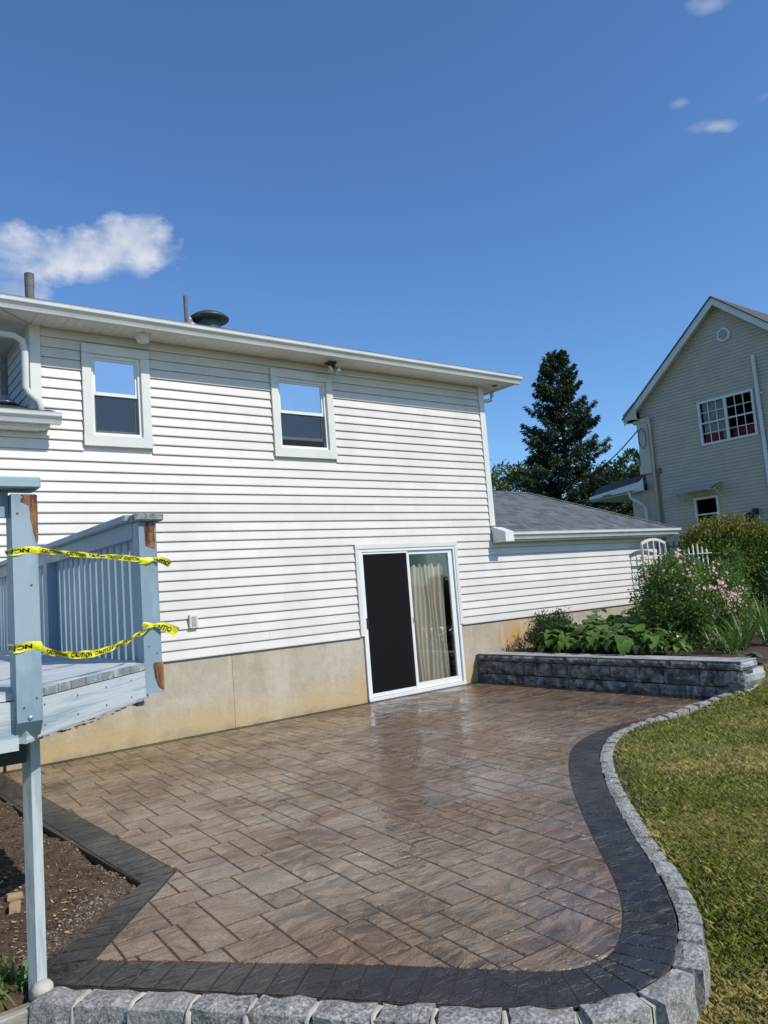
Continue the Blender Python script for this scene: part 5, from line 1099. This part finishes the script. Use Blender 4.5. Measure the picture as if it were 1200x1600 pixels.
for k in range(6):
    x_, y2 = 12.0 + .055 * k, 7.24 - .05 * k; top = 1.74 + (.09 if k in (2, 3) else (.04 if k in (1, 4) else 0)); m_ = bar(MB(), (x_, y2, .5), (x_, y2, top), .022); m_.add([(x_ - .011, y2 - .01, top), (x_ + .011, y2 - .01, top), (x_, y2, top + .03)], [(0, 1, 2)]); m_.build('slat', 'white_trim', fn)
bar(MB(), (11.97, 7.25, 1.68), (12.32, 6.93, 1.68), .04).build('crossbar', 'white_trim', fn); bar(MB(), (11.97, 7.25, 1.30), (12.32, 6.93, 1.30), .035).build('crossbar', 'white_trim', fn)
# black metal fence
fe = thing('metal_fence', 'black metal picket fence running behind the garden shrubs', 'fence')
pm = MB().box(-.009, .009, -.009, .009, 0, 1.25).mesh('picket'); A0, A1 = Vector((13.9, 9.1, .75)), Vector((17.3, 6.0, .8))
for k in range(42):
    p = A0.lerp(A1, k / 41); place('picket', pm, 'black_metal', fe, loc=p)
bar(MB(), A0 + Vector((0, 0, 1.15)), A1 + Vector((0, 0, 1.15)), .03, .03).build('rail', 'black_metal', fe); bar(MB(), A0 + Vector((0, 0, .2)), A1 + Vector((0, 0, .2)), .03, .03).build('rail', 'black_metal', fe)
MB().box(13.80, 13.90, 9.05, 9.15, .4, 2.02).build('fence_post', 'black_metal', fe)

# ------------------------------------------------------------------ lawn grass
def grass(n, gen, h, w, name, mat='grass'):
    P = np.array([gen() for _ in range(n)]); a = rng.uniform(0, 6.28, n); hh = (h * rng.uniform(.5, 1.35, n))[:, None]; d_ = np.stack([np.cos(a), np.sin(a), np.zeros(n)], 1); b_ = np.stack([-np.sin(a), np.cos(a), np.zeros(n)], 1) * (w * rng.uniform(.6, 1.3, n))[:, None]; lean = d_ * hh * rng.uniform(.2, 1.1, n)[:, None]; up = np.array([0, 0, 1.0])
    p1 = P + up * hh * .55 + lean * .3; p2 = P + up * hh * .85 + lean
    V = np.stack([P - b_, P + b_, p1 + b_ * .8, p2, p1 - b_ * .8], 1).reshape(-1, 3); F = np.arange(n * 5).reshape(n, 5); return V, F
def gen_lawn_factory(x0, x1, y0, y1):
    def g():
        while True:
            x, y = random.uniform(x0, x1), random.uniform(y0, y1)
            k = kerb_side(x, y) if x < 8.0 else 1
            if k < .105 + .05 * random.random(): continue
            if (x > 7.98 and y > 4.30 and x < 8.60) or y > 4.66: continue
            bare = noise.noise(Vector((x * 1.1, y * 1.1, 9))) + .35 * noise.noise(Vector((x * 5, y * 5, 2)))
            if x < 8.2 and k < .30 and random.random() < .55 and x > 3: continue
            if bare > .38 and random.random() < .75: continue
            # only where the view can reach
            vx, vy = x, y; dep = .606 * vx + .789 * vy; lat = (.795 * vx - .601 * vy)
            if dep < .6 or lat > dep * .60 + 2.2: continue
            return x, y, gz(x, y) - .006
    return g
VF = [grass(110000, gen_lawn_factory(2.2, 4.8, .6, 3.4), .042, .0011, ''), grass(190000, gen_lawn_factory(2.5, 10.5, .2, 4.75), .036, .0019, ''), grass(26000, gen_lawn_factory(8.0, 14, 1.0, 4.66), .05, .004, ''), grass(14000, gen_lawn_factory(7.6, 10.4, 3.6, 4.66), .045, .003, '')]
stuff_mesh('grass', VF, 'grass', None, kind='stuff')
def gen_deb():
    i = random.randrange(40, len(kcurve) - 2); p = kcurve[i]; d_ = kcurve[i + 1] - kcurve[i]; nrm = Vector((d_.y, -d_.x, 0)).normalized(); q = p + nrm * (.115 + abs(random.gauss(0, .08))); return q.x, q.y, gz(q.x, q.y) + .005
stuff_mesh('leaf_litter', [chips(2600, gen_deb, .010, .0035), blobs(1500, gen_deb, .006)], 'soil', None, kind='stuff')

# ------------------------------------------------------------------ neighbour house
N = thing('neighbour_house', 'tan sided gabled house beyond the garden with white double window', 'house')
NX = 21.5; NY0, NY1 = 8.02, 13.98; RY, RZ = 11.0, 9.17; EZ = 6.62; slp = (RZ - EZ) / (NY1 - RY)
ztop = lambda y_: RZ - slp * abs(y_ - RY)
wm = MB(); z = .6; p_ = .105
LWIN = (11.66, 12.44, 2.45, 3.50); UWIN = (10.25, 11.97, 5.02, 6.37)
while z < RZ - .02:
    z1 = z + p_; half = (RZ - z1) / slp; ya, yb = max(NY0, RY - half), min(NY1, RY + half)
    if yb - ya > .02:
        cuts = [(ya, yb)]
        for h in (LWIN, UWIN):
            if z1 > h[2] and z < h[3]:
                nc = []
                for a_, b_ in cuts:
                    if h[0] > a_ and h[1] < b_: nc += [(a_, h[0]), (h[1], b_)]
                    else: nc.append((a_, b_))
                cuts = nc
        for a_, b_ in cuts: wm.add([(NX - .020, a_, z), (NX - .020, b_, z), (NX, b_, z1), (NX, a_, z1), (NX, a_, z), (NX, b_, z)], [(0, 1, 2, 3), (0, 4, 5, 1)])
    z = z1
nw = wm.build('siding', 'tan_siding', N, kind='stuff')
bk = MB()
bk.add([(NX + .1, NY0, .3), (NX + .1, NY1, .3), (NX + .1, NY1, EZ), (NX + .1, NY0, EZ), (NX + 9, NY0, .3), (NX + 9, NY1, .3), (NX + 9, NY1, EZ), (NX + 9, NY0, EZ), (NX + 9, RY, RZ)], [(0, 4, 7, 3), (1, 2, 6, 5), (4, 5, 6, 8, 7)])
for a_, b_, c_, d_ in rects_minus(NY0, NY1, .3, EZ, [LWIN, UWIN]): bk.add([(NX + .01, a_, c_), (NX + .01, b_, c_), (NX + .01, b_, d_), (NX + .01, a_, d_)], [(0, 1, 2, 3)])
bk.add([(NX + .01, NY0, EZ), (NX + .01, NY1, EZ), (NX + .01, RY, RZ)], [(0, 1, 2)])
bk.build('outer_wall', 'tan_siding', N)
def rake(y0_, y1_, x0_, x1_, z0o, z1o, name, mat):
    f_ = lambda y_, o_: RZ - slp * abs(y_ - RY) + o_
    MB().add([(x0_, y0_, f_(y0_, z0o)), (x1_, y0_, f_(y0_, z0o)), (x1_, y0_, f_(y0_, z1o)), (x0_, y0_, f_(y0_, z1o)), (x0_, y1_, f_(y1_, z0o)), (x1_, y1_, f_(y1_, z0o)), (x1_, y1_, f_(y1_, z1o)), (x0_, y1_, f_(y1_, z1o))], [(0, 3, 2, 1), (4, 5, 6, 7), (0, 1, 5, 4), (2, 3, 7, 6), (0, 4, 7, 3), (1, 2, 6, 5)]).build(name, mat, N)
for ye in (14.40, 7.60):
    rake(RY, ye, NX - .28, NX - .24, -.10, .13, 'rake_board', 'neighbour_trim'); rake(RY, ye, NX - .24, NX + .0, -.02, .03, 'rake_soffit', 'tan_trim')
    rake(RY, ye + (.04 if ye > 11 else -.04), NX - .32, NX + 9, .131, .17, 'roof_slope', 'dark_shingle' if ye > 11 else 'brown_shingle')
MB().box(NX - .28, NX + 9, 13.98, 14.40, EZ - .34, EZ - .30).box(NX - .28, NX + 9, 14.38, 14.42, EZ - .34, EZ - .1).build('eave_soffit', 'tan_trim', N)
MB().add([(NX - .285, 13.9, 6.30), (NX - .285, 14.42, 6.30), (NX - .285, 14.42, 6.52), (NX - .285, 13.95, 6.86)], [(0, 1, 2, 3)]).box(NX - .28, NX - .02, 13.90, 14.42, 6.28, 6.30).build('eave_box', 'tan_trim', N)
MB().box(NX - .12, NX + 1.0, 13.66, 14.18, 6.16, 6.30).build('bay_cornice', 'tan_trim', N)
MB().box(NX - .08, NX + 1.0, 13.70, 14.08, 4.75, 6.16).box(NX - .12, NX + 1.0, 13.68, 14.12, 4.51, 4.75).build('corner_bay', 'tan_trim', N)
cl = MB()
for s_ in (0, .04): cl.tube([(NX - .16 - s_, 13.86 + .13 * math.cos(k / 16 * math.tau), 5.65 + (.34 - s_) * math.sin(k / 16 * math.tau)) for k in range(17)], .008, 5, False)
cl.build('cable_coil', 'black_metal', N)
MB().tube([(NX - .14, 13.60, 6.28), (NX - .13, 13.60, 6.15), (NX - .09, 13.61, 6.0), (NX - .09, 13.66, 1.2)], .045, 8).build('downspout', 'tan_trim', N, smooth=True)
MB().tube([(NX - .06, 13.52, 4.6), (NX - .06, 13.55, 1.2)], .018, 6).box(NX - .1, NX - .02, 13.42, 13.5, 4.45, 4.62).build('conduit', 'pipe_grey', N)
MB().tube([(NX - .09, 10.10, 7.29), (NX - .09, 10.08, 2.0)], .055, 8).box(NX - .07, NX - .02, 9.98, 10.06, 6.15, 6.2).build('vent_stack', 'neighbour_trim', N, smooth=False)
nv = MB().lathe([(.21, 0), (.21, .03), (.19, .045), (.15, .05), (.15, .02), (0, .02)], (NX - .02, 10.89, 8.16), 28, Matrix.Rotation(R(-90), 4, 'Y')).build('gable_vent', 'neighbour_trim', N)
for k in range(7):
    zz = 8.16 - .12 + k * .04; hw2 = math.sqrt(max(.001, .15 ** 2 - (zz - 8.16) ** 2)); MB().box(NX - .068, NX - .045, 10.89 - hw2, 10.89 + hw2, zz - .006, zz + .012).build('louvre', 'neighbour_trim', nv)
MB().lathe([(.15, 0), (.15, .004)], (NX - .042, 10.89, 8.16), 24, Matrix.Rotation(R(-90), 4, 'Y')).build('vent_dark', 'black_metal', nv)
def nwin(box_, twin, name='window'):
    y0_, y1_, z0_, z1_ = box_; w = bpy.data.objects.new(name, None); C.objects.link(w); w.parent = N; t_ = .07
    f_ = MB().box(NX - .05, NX + .02, y0_, y1_, z1_ - t_, z1_).box(NX - .05, NX + .02, y0_, y1_, z0_, z0_ + t_).box(NX - .05, NX + .02, y0_, y0_ + t_, z0_ + t_, z1_ - t_).box(NX - .05, NX + .02, y1_ - t_, y1_, z0_ + t_, z1_ - t_)
    cols = [(y0_ + t_, (y0_ + y1_) / 2 - .04), ((y0_ + y1_) / 2 + .04, y1_ - t_)] if twin else [(y0_ + t_, y1_ - t_)]
    if twin: f_.box(NX - .05, NX + .02, (y0_ + y1_) / 2 - .04, (y0_ + y1_) / 2 + .04, z0_ + t_, z1_ - t_)
    f_.build('frame', 'neighbour_trim', w)
    for a_, b_ in cols:
        mz = (z0_ + z1_) / 2; MB().box(NX - .03, NX - .0, a_, b_, mz - .022, mz + .022).build('meeting_rail', 'neighbour_trim', w)
        for q0, q1 in ((z0_ + t_, mz - .022), (mz + .022, z1_ - t_)):
            MB().box(NX - .006, NX - .002, a_, b_, q0, q1).build('pane', 'dim_glass', w)
            if twin:
                mu = MB()
                for k in (1, 2): yy = a_ + (b_ - a_) * k / 3; mu.box(NX - .022, NX - .008, yy - .011, yy + .011, q0, q1)
                mu.box(NX - .024, NX - .010, a_, b_, (q0 + q1) / 2 - .011, (q0 + q1) / 2 + .011); mu.build('muntin', 'neighbour_trim', w)
    MB().add([(NX + .03, y0_, z0_), (NX + .03, y1_, z0_), (NX + .03, y1_, z1_), (NX + .03, y0_, z1_), (NX + 1.5, y0_, z0_), (NX + 1.5, y1_, z0_), (NX + 1.5, y1_, z1_), (NX + 1.5, y0_, z1_)], [(4, 5, 6, 7), (0, 1, 5, 4), (1, 2, 6, 5), (2, 3, 7, 6), (3, 0, 4, 7)]).build('room_lining', 'dark_room', w)
    return w
w = nwin(UWIN, True)
MB().box(NX + .06, NX + .10, 11.18, 11.86, 5.12, 6.3).build('curtain', 'curtain', w)
MB().box(NX + .035, NX + .05, 11.30, 11.86, 5.10, 5.34).build('red_cushion', 'red_cloth', w); MB().box(NX + .05, NX + .2, 10.32, 11.02, 5.10, 5.38, bev=.04).build('red_cushion', 'red_cloth', w)
nwin(LWIN, False)
aw = MB()   # clear door awning with scroll brackets
n = 8; vs = []
for k in range(n + 1):
    a_ = k / n; vs += [(NX - .02 - .75 * a_, 11.50, 3.86 - .22 * a_ ** 1.6), (NX - .02 - .75 * a_, 12.80, 3.86 - .22 * a_ ** 1.6)]
aw.add(vs, [(2 * i, 2 * i + 1, 2 * i + 3, 2 * i + 2) for i in range(n)]); awn = aw.build('awning', 'polycarb', N)
for yy in (11.56, 12.74):
    MB().tube([(NX - .03, yy, 3.45), (NX - .25, yy, 3.60), (NX - .5, yy, 3.68), (NX - .74, yy, 3.64)], .018, 6).tube([(NX - .03, yy, 3.82), (NX - .3, yy, 3.72), (NX - .4, yy, 3.66)], .015, 6).build('bracket', 'neighbour_trim', awn)
MB().box(NX - .22, NX - .02, 10.52, 10.62, 2.78, 2.95).lathe([(.05, -.14), (.11, 0), (.10, .10), (.03, .14)], (NX - .18, 10.72, 2.72), 12).build('wall_lamp', 'black_metal', N)
# side porch roof at the neighbour's left corner
MB().add([(NX - .25, 13.95, 4.30), (NX - .25, 16.1, 4.05), (NX + 2, 16.1, 4.05), (NX + 2, 13.95, 4.30), (NX - .25, 13.95, 3.98), (NX - .25, 16.1, 3.90), (NX + 2, 16.1, 3.90), (NX + 2, 13.95, 3.98)], [(4, 7, 6, 5), (0, 4, 5, 1), (1, 5, 6, 2), (2, 6, 7, 3)]).build('porch_fascia', 'neighbour_trim', N)
MB().add([(NX - .30, 13.98, 4.02), (NX - .30, 16.15, 3.92), (NX + .5, 16.15, 4.45), (NX + .5, 13.98, 4.62), (NX + 3, 16.15, 4.2), (NX + 3, 13.98, 4.3)], [(0, 1, 2, 3), (3, 2, 4, 5)]).build('porch_roof', 'dark_shingle', N)
MB().add([(NX - .31, 13.93, 3.98), (NX - .31, 14.35, 4.02), (NX - .31, 13.93, 4.38)], [(0, 1, 2)]).build('porch_gable', 'neighbour_trim', N)
MB().tube([(NX - .30, 14.50, 4.0), (NX - .28, 14.45, 3.8), (NX - .2, 14.12, 3.55), (NX - .15, 14.05, 3.4), (NX - .15, 14.05, 1.2)], .045, 8).build('downspout', 'neighbour_trim', N, smooth=True)
MB().box(NX + .0, NX + 1.5, 13.98, 14.6, 1.0, 4.0).build('porch_wall', 'tan_siding', N)
# wires
def wire(pts, r, label):
    o = MB().tube(pts, r, 5).build('service_wire', 'black_metal', None); o['label'] = label; o['category'] = 'wire'
def sag(a, b, s_, n=14): a, b = Vector(a), Vector(b); return [tuple(a.lerp(b, k / n) + Vector((0, 0, -s_ * 4 * (k / n) * (1 - k / n)))) for k in range(n + 1)]
wire(sag((21.4, 14.05, 5.95), (29.5, 23.5, 5.9), .35), .022, 'thin black service cable running from the tan house corner past the spruce')
wire(sag((21.2, 15.2, 4.02), (22.5, 22.5, 4.6), .2), .018, 'thin wire crossing low in front of the dark spruce')

# ------------------------------------------------------------------ trees
def spruce(x, y, z, Ht, rad, label):
    tr_ = thing('spruce_tree', label, 'tree', None, (x, y, z)); MB().tube([(0, 0, 0), (.05, 0, Ht * .5), (0, .03, Ht)], [.26, .14, .015], 8).build('trunk', 'bark', tr_)
    lim = MB(); P = []; Nn = []; rr = random.Random(12); h = Ht * .10
    while h < Ht * .985:
        t_ = h / Ht; prof = (1 - t_) ** .72 * min(1, .75 + t_ * .9); nb = 6 if t_ < .85 else 5
        for b in range(nb):
            a = rr.uniform(0, 6.28); L = rad * prof * rr.uniform(.68, 1.16) + .12; d_ = Vector((math.cos(a), math.sin(a), 0)); slope = -.25 + .75 * t_ ** 2; seg = 8; pts = []
            for k in range(seg + 1):
                u = k / seg; pts.append(Vector((0, 0, h)) + d_ * L * u + Vector((0, 0, L * (slope * u - .35 * u * (1 - u) + .18 * u * u))))
            lim.tube(pts, [.03 * (1 - u / (seg + 1)) + .006 for u in range(seg + 1)], 4, False)
            side = Vector((-d_.y, d_.x, 0)); nt_ = int(20 + L * 46)
            for q in range(nt_):
                u = rr.uniform(.12, 1) ** .8; i = min(int(u * seg), seg - 1); p = pts[i].lerp(pts[i + 1], u * seg - i); wv = .30 * L * (1 - u * .75) * rr.uniform(-1, 1); pp = p + side * wv + Vector((0, 0, -abs(wv) * .35 - rr.uniform(0, .10)))
                g = (d_ * rr.uniform(.3, 1) + side * (wv * 1.6) + Vector((0, 0, rr.uniform(-.9, .1)))).normalized()
                for e in range(3):
                    P.append((pp.x + rr.uniform(-.06, .06), pp.y + rr.uniform(-.06, .06), pp.z + rr.uniform(-.05, .05))); Nn.append((g.x + rr.uniform(-.5, .5), g.y + rr.uniform(-.5, .5), g.z + rr.uniform(-.5, .3)))
        h += .20 + .10 * (1 - t_)
    lim.build('limbs', 'bark', tr_, kind='stuff'); P = np.array(P); Nn = np.array(Nn); V_, F_ = quads_at(P, Nn, .17, 2.8); stuff_mesh('crown', [(V_, F_)], 'spruce_needles', tr_, kind='stuff')
spruce(28.5, 22.7, -.5, 12.75, 3.6, 'tall dark spruce rising alone beyond the grey wing roof')
def broadleaf(x, y, z, Ht, rad, blobs_, leafsize, n, mat, label, group='broadleaf trees beyond the roofs'):
    tr_ = thing('broadleaf_tree', label, 'tree', group, (x, y, z)); rr = random.Random(int(x * 10)); tb_ = MB().tube([(0, 0, 0), (.1, 0, Ht * .3), (0, .1, Ht * .6)], [.2, .15, .08], 8)
    VF = []
    for k in range(blobs_):
        a = rr.uniform(0, 6.28); q = rr.random() ** .5 * rad * .75; hh = Ht * rr.uniform(.38, .84); hh = min(hh, Ht * (1.0 - .38 * (q / rad) ** 2) - .5); c_ = (q * math.cos(a), q * math.sin(a), hh); r2 = rad * rr.uniform(.26, .42); tb_.tube([(0, 0, Ht * .3), (c_[0] * .5, c_[1] * .5, (hh + Ht * .3) / 2), c_], [.08, .05, .02], 5)
        VF.append(leafcloud(c_, (r2, r2, r2 * .8), n, leafsize, .3, .2, 16, .36))
    tb_.build('trunk', 'bark', tr_); stuff_mesh('crown', VF, mat, tr_, kind='stuff')
broadleaf(33.0, 31.0, -.5, 10.1, 2.6, 22, .20, 650, 'oak_leaf', 'light green broadleaf tree beside the white house corner')
broadleaf(35.6, 30.2, -.5, 8.2, 2.4, 16, .20, 650, 'oak_leaf', 'lower light green tree tucked left of the dark spruce')
broadleaf(34.5, 23.4, -.5, 8.9, 2.9, 24, .20, 750, 'dark_leaf', 'dark green broadleaf tree just left of the tan house')
broadleaf(38.5, 29.5, -.5, 8.0, 3.2, 18, .22, 650, 'dark_leaf', 'dark broadleaf tree low behind the spruce')
# distant hedge mass closing the view behind the garden
stuff_mesh('hedge', [leafcloud((26 + k * 1.4, 20.5 - k * 1.0 + 1.5, 1.6), (1.2, 1.1, 1.5), 1500, .16, .3, .2, 30, .3) for k in range(-3, 4)], 'dark_leaf', None, kind='stuff')
